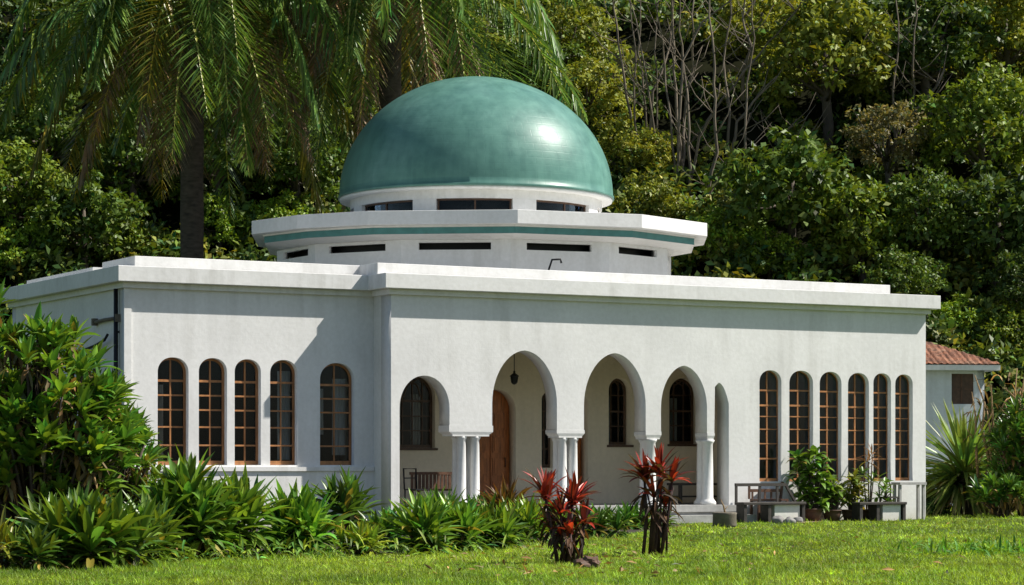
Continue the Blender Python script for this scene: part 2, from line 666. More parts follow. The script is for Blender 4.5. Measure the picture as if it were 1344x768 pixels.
def sph(N, zmin=-1.0):
    z = rng.uniform(zmin, 1, N); a = rng.uniform(0, 2 * np.pi, N); r = np.sqrt(1 - z * z)
    return np.stack([r * np.cos(a), r * np.sin(a), z], 1)


# ================================================================== SETTING
def hill(Z, X=0.0):
    h = max(0.0, Z - 83.0)
    return 0.75 * h * h / (h + 4.0) + (0.35 * math.sin(X * .21 + Z * .13) if h > 0 else 0) * min(1, h / 6)


mb = MB()
n = 60
gx = [-400, -150, -60, -30, -15, 0, 15, 30, 60, 150, 400]
gy = [-300, -80, 0, 20, 40, 60, 84, 120, 200, 500]
vs = [[mb.bm.verts.new((x, y, 0)) for x in gx] for y in gy]
for a, b in zip(vs, vs[1:]):
    for k in range(len(gx) - 1):
        mb.bm.faces.new((a[k], a[k + 1], b[k + 1], b[k]))
tag(mb.build('ground', M['lawn']), 'flat mown lawn ground in front of the building', 'ground', kind='structure')

mb = MB()
xs = np.linspace(-120, 120, 81); ys = np.concatenate([np.linspace(82.5, 125, 40), [140, 170, 230]])
vs = [[mb.bm.verts.new((x, y, hill(y, x) - 0.06)) for x in xs] for y in ys]
for a, b in zip(vs, vs[1:]):
    for k in range(len(xs) - 1):
        f = mb.bm.faces.new((a[k], a[k + 1], b[k + 1], b[k])); f.smooth = True
tag(mb.build('hill', M['litter']), 'steep wooded hillside rising behind the building', 'hill', kind='structure')

# planting bed soil in front of the left half
bed = [G(-90, 752), G(0, 743), G(230, 734), G(420, 730), G(520, 728), G(640, 720), G(735, 705), G(830, 700), G(900, 690.5)]
back = [(8.9 if i > 6 else 0, 0) for i in range(3)]
mb = MB()
pl = [(p.x, p.y, 0.004) for p in bed]
e1 = P0 + Vector((CT * 14, ST * 14, 0)) + Vector((ST * 1.9, -CT * 1.9, 0))
e2 = P0 + Vector((CT * 6.3, ST * 6.3, 0)) + Vector((ST * 1.2, -CT * 1.2, 0))
e3 = P0 + Vector((-0.5, -0.4, 0))
e4 = P0 + Vector((-10, 3, 0))
for e in (e1, e2, e3, e4):
    pl.append((e.x, e.y, 0.004))
mb.bm.faces.new([mb.bm.verts.new(p) for p in pl])
tag(mb.build('planting_bed', M['soil']), 'dark soil bed under the strap leaved plants', 'soil', kind='structure')
BEDPOLY = [(p[0], p[1]) for p in pl]

# gravel by the benches
mb = MB()
gp = [G(1046, 687), G(1100, 683), G(1158, 681.5), G(1185, 678), G(1160, 675), G(1040, 679)]
mb.bm.faces.new([mb.bm.verts.new((p.x, p.y, 0.006)) for p in gp])
tag(mb.build('gravel_patch', M['gravel']), 'pinkish gravel patch below the potted plants', 'gravel', kind='structure')

# ================================================================== MOSQUE
root = empty('mosque', P0, TH, 'white mosque with a big teal dome, arched porch and tall arched windows', 'mosque')
UL = 6.42                                   # step between left wing and porch front
DF = -1.0
TW = 0.55
UR = uz(1215, 600, DF)[0]
ZC = 5.64                                   # top of plain wall
foot = [(0, 0), (UL, 0), (UL, DF), (UR, DF), (UR, 15.6), (7.2, 15.6), (7.2, 8.6), (0, 8.6)]


def rect(u0, u1, z0, z1):
    return [(u0, z0), (u1, z0), (u1, z1), (u0, z1)]


win_specs = []


def win_px(x0, x1, yt, yb, d):
    u0, zt = uz(x0, yt, d)
    u1, _ = uz(x1, yt, d)
    zt = uz((x0 + x1) / 2, yt, d)[1]
    zb = uz((x0 + x1) / 2, yb, d)[1]
    return u0, u1, zb, zt


def make_window(o, d, recess, rows, mat, cols=2, fw=0.055, bar=0.035, parent=None, fan=False, curtain_and_glint=None, open_sash=False):
    """arched casement: timber frame with glazing bars, a pane behind"""
    par = parent or root
    u0 = min(p[0] for p in o); u1 = max(p[0] for p in o); zb = min(p[1] for p in o); zt = max(p[1] for p in o)
    zs = o[2][1]
    inner = shrink(o, fw)
    o2 = shrink(o, 0.003)
    bm = flat_panel(o2, [inner], 0.06)
    mbx = MB()
    mbx.bm.free()
    mbx.bm = bm
    for v in bm.verts:
        x, z, e = v.co
        v.co = (x, d + recess + e, z)
    w = (u1 - u0)
    for c in range(1, cols):
        u = u0 + w * c / cols
        mbx.box(u - bar / 2, u + bar / 2, d + recess + 0.01, d + recess + 0.045, zb + fw * .8, arch_z(inner, u) + .005)
    for zr, th in rows:
        z = zb + (zt - zb) * zr
        mbx.box(u0 + fw * .8, u1 - fw * .8, d + recess + 0.004, d + recess + 0.05, z - th / 2, z + th / 2)
    if fan:
        cx, cz, r = (u0 + u1) / 2, zs, w / 2
        for sgn in (-1, 1):
            a = (cx - sgn * r * .42, d + recess + .028, cz); b = (cx + sgn * r * .30, d + recess + .026, cz + (zt - zs) * .86)
            m_ = (cx - sgn * r * .26, d + recess + .027, cz + (zt - zs) * .55)
            mbx.bar(a, m_, .03, .03, (0, 1, 0)); mbx.bar(m_, b, .03, .03, (0, 1, 0))
    f = mbx.build('window', mat, par)
    bm = flat_panel(shrink(o, fw * .6), [], 0.008)
    for v in bm.verts:
        x, z, e = v.co
        v.co = (x, d + recess + 0.03 + e, z)
    me = bpy.data.meshes.new('pane'); bm.to_mesh(me); bm.free()
    link('pane', me, M['glass'], f)
    if curtain_and_glint:
        mbc = MB()
        for a, b, z0, z1 in curtain_and_glint:
            x0, x1 = u0 + w * a, u0 + w * b
            k = 10
            top, bot = [], []
            for i in range(k + 1):
                x = x0 + (x1 - x0) * i / k
                y = d + recess + 0.22 + 0.03 * math.sin(i * 2.1)
                top.append(mbc.bm.verts.new((x, y, zb + (zt - zb) * z1))); bot.append(mbc.bm.verts.new((x, y, zb + (zt - zb) * z0)))
            for i in range(k):
                mbc.bm.faces.new((bot[i], bot[i + 1], top[i + 1], top[i]))
        mbc.build('curtain_and_glint', M['curtain_and_glint'], f)
    return f


# --- left wing front wall
LW = [(207, 247.5, 469, 610.5), (261, 298, 470, 610.5), (308, 342.5, 471.5, 610.5), (354.5, 390.5, 472.5, 610.5), (420, 465, 476.5, 610.5)]
holes = []
for x0, x1, yt, yb in LW:
    u0, u1, zb, zt = win_px(x0, x1, yt, yb, 0.0)
    a = (u1 - u0) / 2
    holes.append(arch(u0, u1, zb, zt - a * .92, zt, power=2.15))
panel('front_wall', (0, 0), (UL, 0), rect(0, UL, 0, ZC), holes, 0.28, M['wall'], root)
rows6 = [(.03, .05), (.185, .04), (.355, .04), (.515, .04), (.65, .04), (.785, .055)]
curt = [[(.22, .38, .05, .75)], None, [(.05, .22, .05, .8)], [(.5, .98, .05, .9)], [(.55, .95, .1, .85), (.06, .3, .3, .75)]]
for h, cu in zip(holes, curt):
    make_window(h, 0.0, 0.17, rows6, M['wood'], curtain_and_glint=cu)
# sill ledge and plinth
zl = uz(270, 613, 0)[1]
mb = MB(); mb.box(0.02, UL - .02, -0.10, -.002, zl - 0.10, zl); mb.build('sill_ledge', M['trim'], root)
up = uz(359, 640, -0.06)[0]
mb = MB(); mb.box(-.04, UL - .003, -0.05, -.002, 0, zl - 0.103); mb.build('plinth', M['wall'], root)
# corner pilaster strip
mb = MB(); mb.box(-0.05, 0.13, -0.035, -.002, zl + .003, ZC - .01); mb.build('corner_strip', M['trim'], root)

# --- side wall (left), other walls
hs0, hs1 = 8.6 - 3.0, 8.6 - 2.2            # runs from the rear corner to the front one
panel('side_wall', (0, 8.6), (0, 0), rect(.29, 8.6 - .283, 0, ZC), [rect(8.6 - 2.55, 8.6 - 1.75, 2.6, 4.28)], 0.28, M['wall'], root)
mb = MB(); mb.box(0.16, 0.2, 1.75, 2.55, 2.6, 4.28); mb.build('side_window', M['darkwood'], root)
mb = MB()
mb.tube([(-.05, 3.4, 4.28), (-.12, 2.4, 4.30), (-.16, 1.6, 4.36), (-.16, 1.0, 4.46), (-.14, .85, 4.58)], .035, 6)
mb.build('drip_hood', M['metal'], root)
mb = MB(); mb.tube([(-.09, .42, ZC), (-.09, .42, 2.0), (-.085, .40, .2)], .055, 8)
for z in (1.4, 3.0, 4.6): mb.box(-.12, -.02, .37, .47, z, z + .05)
mb.build('downpipe', M['metal'], root)
mb = MB(); mb.tube([(-.07, .38, 4.95), (-.07, 1.25, 4.95), (-.07, 1.95, 4.92)], .045, 6); mb.box(-.13, -.01, 1.9, 2.02, 4.85, 5.02); mb.box(-.13, -.01, .33, .42, 4.86, 5.04)
mb.build('conduit', M['planter'], root)
panel('rear_wall', (UR, 15.6), (7.2, 15.6), rect(0, UR - 7.2, 0, ZC), [], .28, M['wall'], root)
panel('rear_wall', (7.2, 15.6), (7.2, 8.6), rect(.29, 7.0, 0, ZC - .003), [], .28, M['wall'], root)
panel('rear_wall', (7.2, 8.6), (0, 8.6), rect(0, 7.2, 0, ZC), [], .28, M['wall'], root)
panel('end_wall', (UR - .002, DF + TW + .002), (UR - .002, 15.6), rect(0, 16.6 - TW - .29, 0, ZC - .002), [], .28, M['wall'], root)
panel('return_wall', (UL, -0.003), (UL, DF), rect(0, -DF - TW - .005, 0, ZC), [], .2, M['wall'], root)

# --- projecting front: porch arches and the six tall windows

FL = 0.45
U5r = uz(956.6, 560, DF)[0]
outer = [(0.0, 0.0)]
def P(px, py): 
    u, z = uz(px, py, DF); return (u - UL, z)
uA1, _ = P(524.5, 600)
zimp = P(700, 568)[1]
zcap = zimp


def arch_curve(xl, xr, ytop, yspr, yl, yr, power=2.0, point=0.0, n=26):
    """notch outline from the left foot over the crown to the right foot (in wall s,z)"""
    ul = P(xl, 500)[0]; ur = P(xr, 500)[0]
    c, a = (ul + ur) / 2, (ur - ul) / 2
    zt = P((xl + xr) / 2, ytop)[1]; zs = P((xl + xr) / 2, yspr)[1]
    pts = [(ul, yl)]
    for k in range(n + 1):
        th = math.pi * (1 - k / n)
        x = math.copysign(abs(math.cos(th)) ** (2 / power), math.cos(th)); z = abs(math.sin(th)) ** (2 / power)
        z = z + point * (1 - abs(math.cos(th))) * abs(math.sin(th))
        pts.append((c + a * x, zs + (zt - zs) * z / (1 + point)))
    pts.append((ur, yr))
    return pts


A = []
A.append(arch_curve(524.5, 590, 493, 536, 0.0, P(590, 561)[1], 2.05))
A.append(arch_curve(646, 731, 460, 530, P(646, 566)[1], P(731, 567)[1], 2.0, .04))
A.append(arch_curve(766.5, 847.5, 463.5, 532, P(767, 568)[1], P(847, 569)[1], 2.0, .06))
A.append(arch_curve(867.5, 928, 480, 536, P(868, 570)[1], P(928, 571)[1], 2.0, .06))
s5l, s5r = P(937.5, 560)[0], P(956.6, 560)[0]
z5t = P(944, 502.5)[1]; z5s = P(955, 530)[1]
A5 = [(s5l, P(938, 571)[1])]
for k in range(13):
    t = k / 12
    A5.append((s5l + .02 + (s5r - s5l - .02) * t, z5s + (z5t - z5s) * (1 - max(0, (t - .25) / .75) ** 2.2) * min(1, .80 + t * .8)))
A5.append((s5r, FL))
outer = [(0, 0), (A[0][0][0], 0.0)]
for a_ in A + [A5]:
    outer += a_ if a_ is not A[0] else a_[1:]
outer += [(s5r, 0.0), (UR - UL, 0), (UR - UL, ZC), (0, ZC)]
# tall windows at the right
RW = [(996.8, 1025.6, 486, 632), (1036, 1067.2, 486.5, 632), (1075.8, 1104.5, 488, 632), (1113, 1140.5, 489.5, 632), (1146.3, 1169.5, 490, 631.5), (1175, 1198, 491.5, 631)]
holesR = []
for x0, x1, yt, yb in RW:
    u0, u1, zb, zt = win_px(x0, x1, yt, yb, DF)
    a = (u1 - u0) / 2
    holesR.append(arch(u0, u1, zb, zt - a * .9, zt, power=2.15))
panel('porch_front', (UL, DF), (UR, DF), outer, [[(u - UL, z) for u, z in h] for h in holesR], TW, M['wall'], root)
rowsR = [(.02, .05), (.205, .045), (.34, .03), (.47, .03), (.585, .03), (.685, .05), (.82, .045)]
for h in holesR:
    make_window(h, DF, 0.15, rowsR, M['wood'], fw=.03, bar=.04)

# piers continue down as capitals on columns
def column(u, d, z0, z1, r=.125):
    pr = [(0, z0), (r * 1.5, z0), (r * 1.5, z0 + .07), (r * 1.25, z0 + .12), (r, z0 + .17), (r * .97, z0 + 1), (r * .9, z1 - .1), (r * 1.1, z1 - .06), (r * 1.25, z1), (0, z1)]
    m = MB(); m.lathe(pr, 20, (u, d, 0)); return m.build('column', M['trim'], root)


def pier(i, ncol):
    pl_, pr_ = A[i][-1], (A[i + 1][0] if i < 3 else A5[0])
    u0, u1 = pl_[0] + UL, pr_[0] + UL
    z = min(pl_[1], pr_[1])
    c = (u0 + u1) / 2
    w = u1 - u0
    cap = MB()
    pts = lambda f, zz: [(c - w * f / 2, DF - .012 + (1 - f) * .1, zz), (c + w * f / 2, DF - .012 + (1 - f) * .1, zz), (c + w * f / 2, DF + TW + .012 - (1 - f) * .1, zz), (c - w * f / 2, DF + TW + .012 - (1 - f) * .1, zz)]
    zt_ = max(pl_[1], pr_[1])
    cap.loft([pts(1.03, zt_ + .05), pts(1.03, z - .02), pts(.86, z - .09), pts(.86, z - .13)])
    cap.bm.faces.new([v for v in cap.bm.verts if abs(v.co.z - (z - .13)) < 1e-6][:4])
    cap.build('capital', M['trim'], root)
    zt2 = z - .13
    dd = (DF + .15, DF + TW - .15)
    if ncol == 2:
        for du in (-.19, .19):
            for d in dd: column(c + du * min(1, w / .95), d, FL, zt2, .12)
    else:
        for d in dd: column(c, d, FL, zt2, .15)


pier(0, 2); pier(1, 2); pier(2, 1); pier(3, 1)

# porch floor, step, ceiling, back wall
DB = 2.0
mb = MB(); mb.box(A[0][0][0] + UL + .003, U5r + .35, DF - .35, DB + .5, 0.28, FL); mb.box(A[0][0][0] + UL + .05, U5r + .28, DF - .27, DB, 0.0, .277)
mb.build('porch_floor', M['concrete'], root)
mb = MB(); mb.box(uz(640, 600, DF)[0], U5r + .32, DF - .78, DF - .273, 0, .2); mb.build('step', M['concrete'], root)
mb = MB(); mb.box(UL + .28, U5r + 1.0, DF + TW + .003, DB - .003, 4.95, 5.05); mb.build('porch_ceiling', M['porch'], root)
bw0, bw1 = UL + .283, U5r + 1.2
bh = []
specs = []                                  # (outline, material, rows, cols, fan)
def bwin(x0, x1, yt, yb, k=.95):
    u0, zt = uz(x0, yt, DB)[0], uz((x0 + x1) / 2, yt, DB)[1]
    u1 = uz(x1, yt, DB)[0]; zb = uz((x0 + x1) / 2, yb, DB)[1]
    return arch(u0, u1, zb, zt - (u1 - u0) / 2 * k, zt)
w1 = bwin(519, 571, 493, 588); dr = bwin(628, 677, 511, 655); w2 = bwin(711, 727, 515, 614, 1.1); dr2 = bwin(742, 772, 515, 655)
w3 = bwin(799, 828, 496, 584); w4 = bwin(878.5, 917, 496, 583)
for o in (dr, dr2):
    o[0] = (o[0][0], FL + .004); o[1] = (o[1][0], FL + .004)
panel('porch_back_wall', (bw0, DB), (bw1, DB), rect(0, bw1 - bw0, 0.28 if False else FL + .002, 4.945), [[(u - bw0, z) for u, z in o] for o in (w1, w2, w3, w4)] + [[(u - bw0, z) for u, z in o] for o in (dr, dr2)], .5, M['porch'], root)
rP = [(.03, .06), (.28, .03), (.50, .05), (.73, .03)]
make_window(w1, DB, .16, [(.03, .06), (.24, .03), (.44, .03), (.65, .06)], M['darkwood'], 4, .07, .03, fan=True, curtain_and_glint=[(.05, .3, .05, .75), (.55, .8, .05, .75)])  # pale strips behind the porch panes imitate bright reflection in the glass
make_window(w2, DB, .2, [(.03, .05), (.25, .03), (.5, .04), (.75, .03)], M['darkwood'], 2, .05, .03)
make_window(w3, DB, .26, [(.03, .06), (.28, .03), (.5, .05), (.74, .03)], M['darkwood'], 3, .07, .03, fan=True, curtain_and_glint=[(.3, .55, .05, .75)])
make_window(w4, DB, .26, [(.03, .06), (.28, .03), (.5, .05), (.74, .03)], M['darkwood'], 3, .07, .03, fan=True, curtain_and_glint=[(.35, .6, .05, .7)])
for o in (w1, w3, w4):
    a, b, z = o[0][0], o[1][0], o[0][1]
    mb = MB(); mb.box(a - .06, b + .06, DB - .05, DB + .15, z - .06, z - .002); mb.build('window_sill', M['darkwood'], root)


def make_door(o, d, recess):
    o2 = shrink(o, .004)
    bm = flat_panel(o2, [], .06)
    m = MB(); m.bm.free(); m.bm = bm
    for v in bm.verts:
        x, z, e = v.co; v.co = (x, d + recess + e, z)
    u0, u1 = o[0][0], o[1][0]; zb = o[0][1]; zt = max(p[1] for p in o)
    w = u1 - u0
    for c in range(2):
        for r_ in range(4):
            x0 = u0 + w * (.08 + .46 * c); x1 = x0 + w * .38
            z0 = zb + (zt - zb) * (.05 + .2 * r_); z1 = z0 + (zt - zb) * .15
            m.box(x0, x1, d + recess - .022, d + recess - .001, z0, z1)
            m.box(x0 + .05, x1 - .05, d + recess - .04, d + recess - .0225, z0 + .05, z1 - .05)
    m.box(u0 + w * .485, u0 + w * .515, d + recess - .03, d + recess - .001, zb, zb + (zt - zb) * .97)
    dd = m.build('door', M['doorwood'], root)
    h = MB(); h.tube([(u1 - .16, d + recess - .005, zb + 1.0), (u1 - .16, d + recess - .07, zb + 1.0), (u1 - .16, d + recess - .07, zb + 1.22), (u1 - .16, d + recess - .005, zb + 1.22)], .014, 6)
    h.build('handle', M['metal'], dd)


make_door(dr, DB, .36); make_door(dr2, DB, .36)
# porch end wall and room behind
mb = MB(); mb.box(U5r + .93, U5r + 1.2, DF + TW + .004, DB - .004, FL, 4.94); mb.build('porch_end_wall', M['porch'], root)
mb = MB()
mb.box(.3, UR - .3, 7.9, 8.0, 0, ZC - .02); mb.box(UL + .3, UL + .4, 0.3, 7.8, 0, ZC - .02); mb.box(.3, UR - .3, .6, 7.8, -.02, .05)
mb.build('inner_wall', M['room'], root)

# --- cornice, parapet, roof
mb = MB()
mb.ring(offset(foot, .10), offset(foot, -.25), ZC, ZC + .13)
mb.build('cornice_molding', M['trim'], root)
mb = MB(); mb.ring(offset(foot, .29), offset(foot, -.25), ZC + .133, 6.14); mb.build('cornice', M['trim'], root, bevel=.012)
pf = [(.35, .35), (UL - .2, .35), (UL - .2, DF + .35), (UR - .95, DF + .35), (UR - .95, 15.2), (7.5, 15.2), (7.5, 2.6), (.35, 2.6)]
mb = MB(); mb.ring(pf, offset(pf, -.25), 6.143, 6.43); mb.build('parapet', M['trim'], root, bevel=.012)
pf2 = [(.2, 2.85), (.45, 2.85), (.45, 8.0), (.2, 8.0)]
mb = MB(); mb.prism(pf2, 6.143, 6.33); mb.build('parapet', M['trim'], root)
mb = MB(); mb.prism(offset(foot, -.2), 5.98, 6.05); mb.build('roof', M['concrete'], root)

# --- polygon tier under the dome
CW = Vector(((625 - 672) / F * 72.0, 72.0, 0))
CL = to_local(CW)
SQ = .80


def tier(Rr, phis):
    out = []
    for ph in phis:
        a = R(ph)
        p = CW + Vector((Rr * math.sin(a), -Rr * SQ * math.cos(a), 0))
        q = to_local(p)
        out.append((q.x, q.y))
    return out


PH = [-80 + 30 * k for k in range(12)]
sF = 72.0 / F
RW_, RS = 262 * sF, 311 * sF
tw = tier(RW_, PH)
zs_b, zs_t = 8.35 - .37, 8.36
for k in range(12):
    a, b = tw[k], tw[(k + 1) % 12]
    L = (Vector(a) - Vector(b)).length
    hl = [rect(L * .16, L * .82, 7.36, 7.56)] if True else []
    panel('tier_wall', a, b, rect(0, L, 6.05, 7.64), hl, .2, M['wall'], root)
mb = MB(); mb.prism(offset(tw, -.45), 6.08, 7.6); mb.build('tier_dark_filler', M['metal'], root)  # added black body, painted darkness behind the vent slots
PS = [-66, -45, -24.5, 10, 42, 73, 103, 130, 160, 190, 220, 251]
ts = tier(RS, PS)
r3 = lambda pl_, z: [(x, y, z) for x, y in pl_]
mb = MB()
mb.loft([r3(tier(RS * .86, PS), 7.643), r3(tier(RS * .945, PS), 7.75)])
mb.bm.faces.new([v for v in mb.bm.verts if abs(v.co.z - 7.643) < 1e-5])
mb.build('soffit', M['trim'], root)
tb = tier(RS * .945, PS)
mb = MB(); mb.prism(tb, 7.753, zs_b - .05); mb.build('teal_band', M['teal'], root)
mb = MB(); mb.prism(offset(tb, .04), zs_b - .047, zs_b); mb.build('slab_molding', M['trim'], root)
mb = MB(); mb.prism(ts, zs_b + .003, zs_t); mb.build('tier_slab', M['trim'], root, bevel=.012)

# --- drum and dome
RD = 165 * sF
ZD0, ZD1 = zs_t, 9.10
wz0, wz1 = 8.40, 8.86


def arc_wall(a0, a1, r0, r1, z0, z1, n):
    m_ = []
    for k in range(n + 1):
        a = a0 + (a1 - a0) * k / n
        m_.append((a, math.sin(a), -math.cos(a)))
    return m_


def drum_piece(m, a0, a1, r0, r1, z0, z1, n=8):
    secs = []
    for k in range(n + 1):
        a = a0 + (a1 - a0) * k / n
        sx, sy = math.sin(a - TH), -math.cos(a - TH)
        secs.append([m.bm.verts.new((CL.x + r * sx, CL.y + r * sy, z)) for r, z in ((r0, z0), (r1, z0), (r1, z1), (r0, z1))])
    for a, b in zip(secs, secs[1:]):
        for k in range(4):
            m.bm.faces.new((a[k], a[(k + 1) % 4], b[(k + 1) % 4], b[k]))
    m.bm.faces.new(secs[0]); m.bm.faces.new(secs[-1][::-1])


mb = MB()
for k in range(8):
    a = R(45 * k)
    drum_piece(mb, a + R(17), a + R(28), RD - .25, RD, ZD0, wz1 - .002, 4)
drum_piece(mb, 0, 2 * math.pi - .0001, RD - .25, RD, wz1, ZD1, 72)
drum_piece(mb, 0, 2 * math.pi - .0001, RD - .25, RD, ZD0 - .05, wz0, 72)
mb.build('drum', M['wall'], root)
for k in range(8):
    a = R(45 * k)
    m = MB(); drum_piece(m, a - R(16.9), a + R(16.9), RD - .16, RD - .10, wz0, wz0 + .05); drum_piece(m, a - R(16.9), a + R(16.9), RD - .16, RD - .10, wz1 - .05, wz1 - .004)
    for q in (-16.7, 0, 16.1): drum_piece(m, a + R(q), a + R(q + .7), RD - .155, RD - .105, wz0 + .052, wz1 - .054, 1)
    w = m.build('drum_window', M['darkwood'], root)
    m = MB(); drum_piece(m, a - R(16.8), a + R(16.8), RD - .14, RD - .13, wz0 + .01, wz1 - .01); m.build('pane', M['glass'], w)
mb = MB(); mb.lathe([(RD - .6, ZD0), (RD - .6, ZD1)], 32, (CL.x, CL.y, 0)); mb.build('drum_dark_filler', M['metal'], root)  # black cylinder added as the dark inside behind the drum panes
RDm = 180 * sF
zr = ZD1 + .02
hD = 12.70 - zr - .12
mb = MB(); mb.lathe([(RD - .3, zr - .02), (RDm - .04, zr - .02), (RDm - .02, zr + .06), (RD - .3, zr + .06)], 96, (CL.x, CL.y, 0)); mb.build('dome_rim', M['trim'], root)
prof = [(RDm - .06, zr + .062), (RDm + .02, zr + .062), (RDm + .02, zr + .13), (RDm - .012, zr + .15)]
for k in range(1, 33):
    a = math.pi / 2 * k / 32
    prof.append(((RDm - .012) * math.cos(a) if k < 32 else 0, zr + .15 + hD * math.sin(a) ** 1.0))
mb = MB(); mb.lathe(prof, 128, (0, 0, 0)); dm = mb.build('dome', M['dome'], root); dm.location = (CL.x, CL.y, 0)
for f in dm.data.polygons: f.use_smooth = True

# vent pipe on the roof
vp = W(721, 352, 64.2)
q = to_local(vp)
mb = MB(); mb.tube([(q.x - .05, q.y, 6.2), (q.x - .02, q.y, q.z - .05), (q.x + .08, q.y, q.z + .22), (q.x + .3, q.y - .05, q.z + .24), (q.x + .33, q.y - .05, q.z + .14)], .03, 6); mb.build('vent_pipe', M['metal'], root)


# ================================================================== LOCAL OBJECTS
def LP(u, d, z=0.0):
    return P0 + Vector((CT * u - ST * d, ST * u + CT * d, z))


# lantern
u, z = uz(675, 496, .5)
lr = empty('lantern', LP(u, .5, z), TH, 'small black metal lantern hanging inside the tallest porch arch', 'lantern')
mb = MB(); mb.tube([(0, 0, .12), (0, 0, 4.95 - z)], .012, 5); mb.build('chain', M['metal'], lr)
mb = MB(); mb.lathe([(0, .2), (.03, .17), (.03, .12), (.06, .10), (.125, .05), (.125, .03), (0, .03)], 8, smooth=False); mb.build('cap', M['metal'], lr)
mb = MB(); mb.lathe([(.10, .028), (.105, .0), (.085, -.12), (.05, -.16), (0, -.18)], 8, smooth=False); mb.build('lamp_body', M['metal'], lr)

# bench and chair in the left arch
u, _ = uz(577, 640, DF + .9)
b = empty('wooden_bench', LP(u, DF + .85, FL), TH, 'brown wooden bench with slatted back inside the lowest porch arch at left', 'bench')
mb = MB(); mb.box(-.75, .75, -.22, .22, .40, .45); mb.build('seat', M['redwood'], b)
mb = MB()
for k in range(14): mb.box(-.72 + k * .105, -.65 + k * .105, .20, .23, .45, .80)
mb.box(-.75, .75, .19, .24, .80, .87); mb.build('backrest', M['redwood'], b)
for sx in (-.7, .7):
    for sy in (-.19, .19):
        mb = MB(); mb.box(sx - .03, sx + .03, sy - .03, sy + .03, 0, .399); mb.build('leg', M['redwood'], b)
u, _ = uz(543, 640, DF + .7)
b = empty('chair', LP(u, DF + .55, FL), TH + .3, 'thin dark metal framed chair beside the brown bench', 'chair')
mb = MB(); mb.box(-.22, .22, -.22, .22, .42, .45); mb.build('seat', M['metal'], b)
mb = MB(); mb.tube([(-.21, .21, .45), (-.21, .24, .95), (.21, .24, .95), (.21, .21, .45)], .022, 6); mb.tube([(-.21, .23, .72), (.21, .23, .72)], .015, 6); mb.build('backrest', M['metal'], b)
for sx in (-.2, .2):
    for sy in (-.2, .2):
        mb = MB(); mb.tube([(sx, sy, 0), (sx, sy, .42)], .018, 6); mb.build('leg', M['metal'], b)
# low table in the fourth arch
u, _ = uz(912, 640, .6)
b = empty('low_table', LP(u, .6, FL), TH, 'low dark wooden table in the narrow right porch arch', 'table')
mb = MB(); mb.box(-.7, .7, -.3, .3, .50, .56); mb.build('tabletop', M['benchwood'], b)
for sx in (-.62, .62):
    for sy in (-.24, .24):
        mb = MB(); mb.box(sx - .04, sx + .04, sy - .04, sy + .04, 0, .499); mb.build('leg', M['benchwood'], b)
mb = MB(); mb.box(-.58, .58, -.2, .2, .18, .22); mb.build('shelf', M['benchwood'], b)

# garden benches by the tall windows
DG = DF - .95


def garden_bench(x0, x1, label, rail=True, block=True):
    u0, u1 = uz(x0, 660, DG)[0], uz(x1, 660, DG)[0]
    L = u1 - u0
    zs_ = uz((x0 + x1) / 2, 659, DG)[1]
    o = empty('garden_bench', LP((u0 + u1) / 2, DG, 0), TH, label, 'bench')
    mb = MB(); mb.box(-L / 2, L / 2, -.22, .22, zs_ - .07, zs_); mb.build('seat', M['benchwood'], o, bevel=.01)
    for sx in (-L / 2 + .08, 0.02 if L < 1.3 else -.15, L / 2 - .06):
        mb = MB(); mb.box(sx - .05, sx + .05, -.18, .18, 0, zs_ - .071); mb.build('leg', M['benchwood'], o, bevel=.008)
    if rail:
        zr_ = zs_ + .46
        mb = MB(); mb.box(-L / 2 + .02, L / 2 - .35, .17, .24, zr_ - .05, zr_ + .03)
        mb.bar((L / 2 - .37, .205, zr_ - .01), (L / 2 - .06, .205, zs_ + .002), .06, .06)
        for sx in (-L / 2 + .05, -.2, L * .18): mb.box(sx - .03, sx + .03, .18, .23, zs_ + .001, zr_ - .051)
        mb.build('backrest', M['benchwood'], o)
    if block:
        mb = MB(); mb.box(.04, L / 2 - .15, -.13, .13, 0, zs_ - .073); mb.build('support_block', M['trim'], o)
    return o, u0, u1, zs_


o, u0, u1, zs_ = garden_bench(970, 1052, 'dark plank garden bench with a back rail below the first tall window')
garden_bench(1122, 1184, 'backless dark plank garden bench to the right of the clay pots', False, True)
u, _ = uz(1012, 650, DG + .45)
b = empty('wooden_chair', LP(u, DF - .42, .0), TH, 'reddish wooden armchair behind the railed garden bench', 'chair')
mb = MB(); mb.box(-.48, .48, -.2, .2, .55, .60); mb.build('seat', M['redwood'], b)
mb = MB()
mb.bar((-.5, .2, .6), (-.5, .2, .98), .05, .05); mb.bar((.5, .2, .6), (.56, .2, 1.05), .06, .06)
for k in range(5): mb.bar((-.4 + k * .2, .2, .6), (-.4 + k * .2, .2, .8), .05, .03)
mb.box(-.5, .5, .18, .22, .78, .86)
mb.build('backrest', M['redwood'], b)
for sx in (-.45, .45):
    for sy in (-.17, .17):
        mb = MB(); mb.box(sx - .03, sx + .03, sy - .03, sy + .03, 0, .549); mb.build('leg', M['redwood'], b)
# pale table at the right end
u, _ = uz(1193, 634, DF - .5)
zt_ = uz(1193, 633, DF - .5)[1]
b = empty('pale_table', LP(u, DF - .5, 0), TH, 'pale grey narrow table against the last tall window', 'table')
mb = MB(); mb.box(-.45, .45, -.2, .2, zt_ - .07, zt_); mb.build('tabletop', M['concrete'], b)
for sx in (-.4, .4):
    mb = MB(); mb.box(sx - .035, sx + .035, -.15, -.08, 0, zt_ - .071); mb.box(sx - .035, sx + .035, .08, .15, 0, zt_ - .071); mb.build('leg', M['concrete'], b)
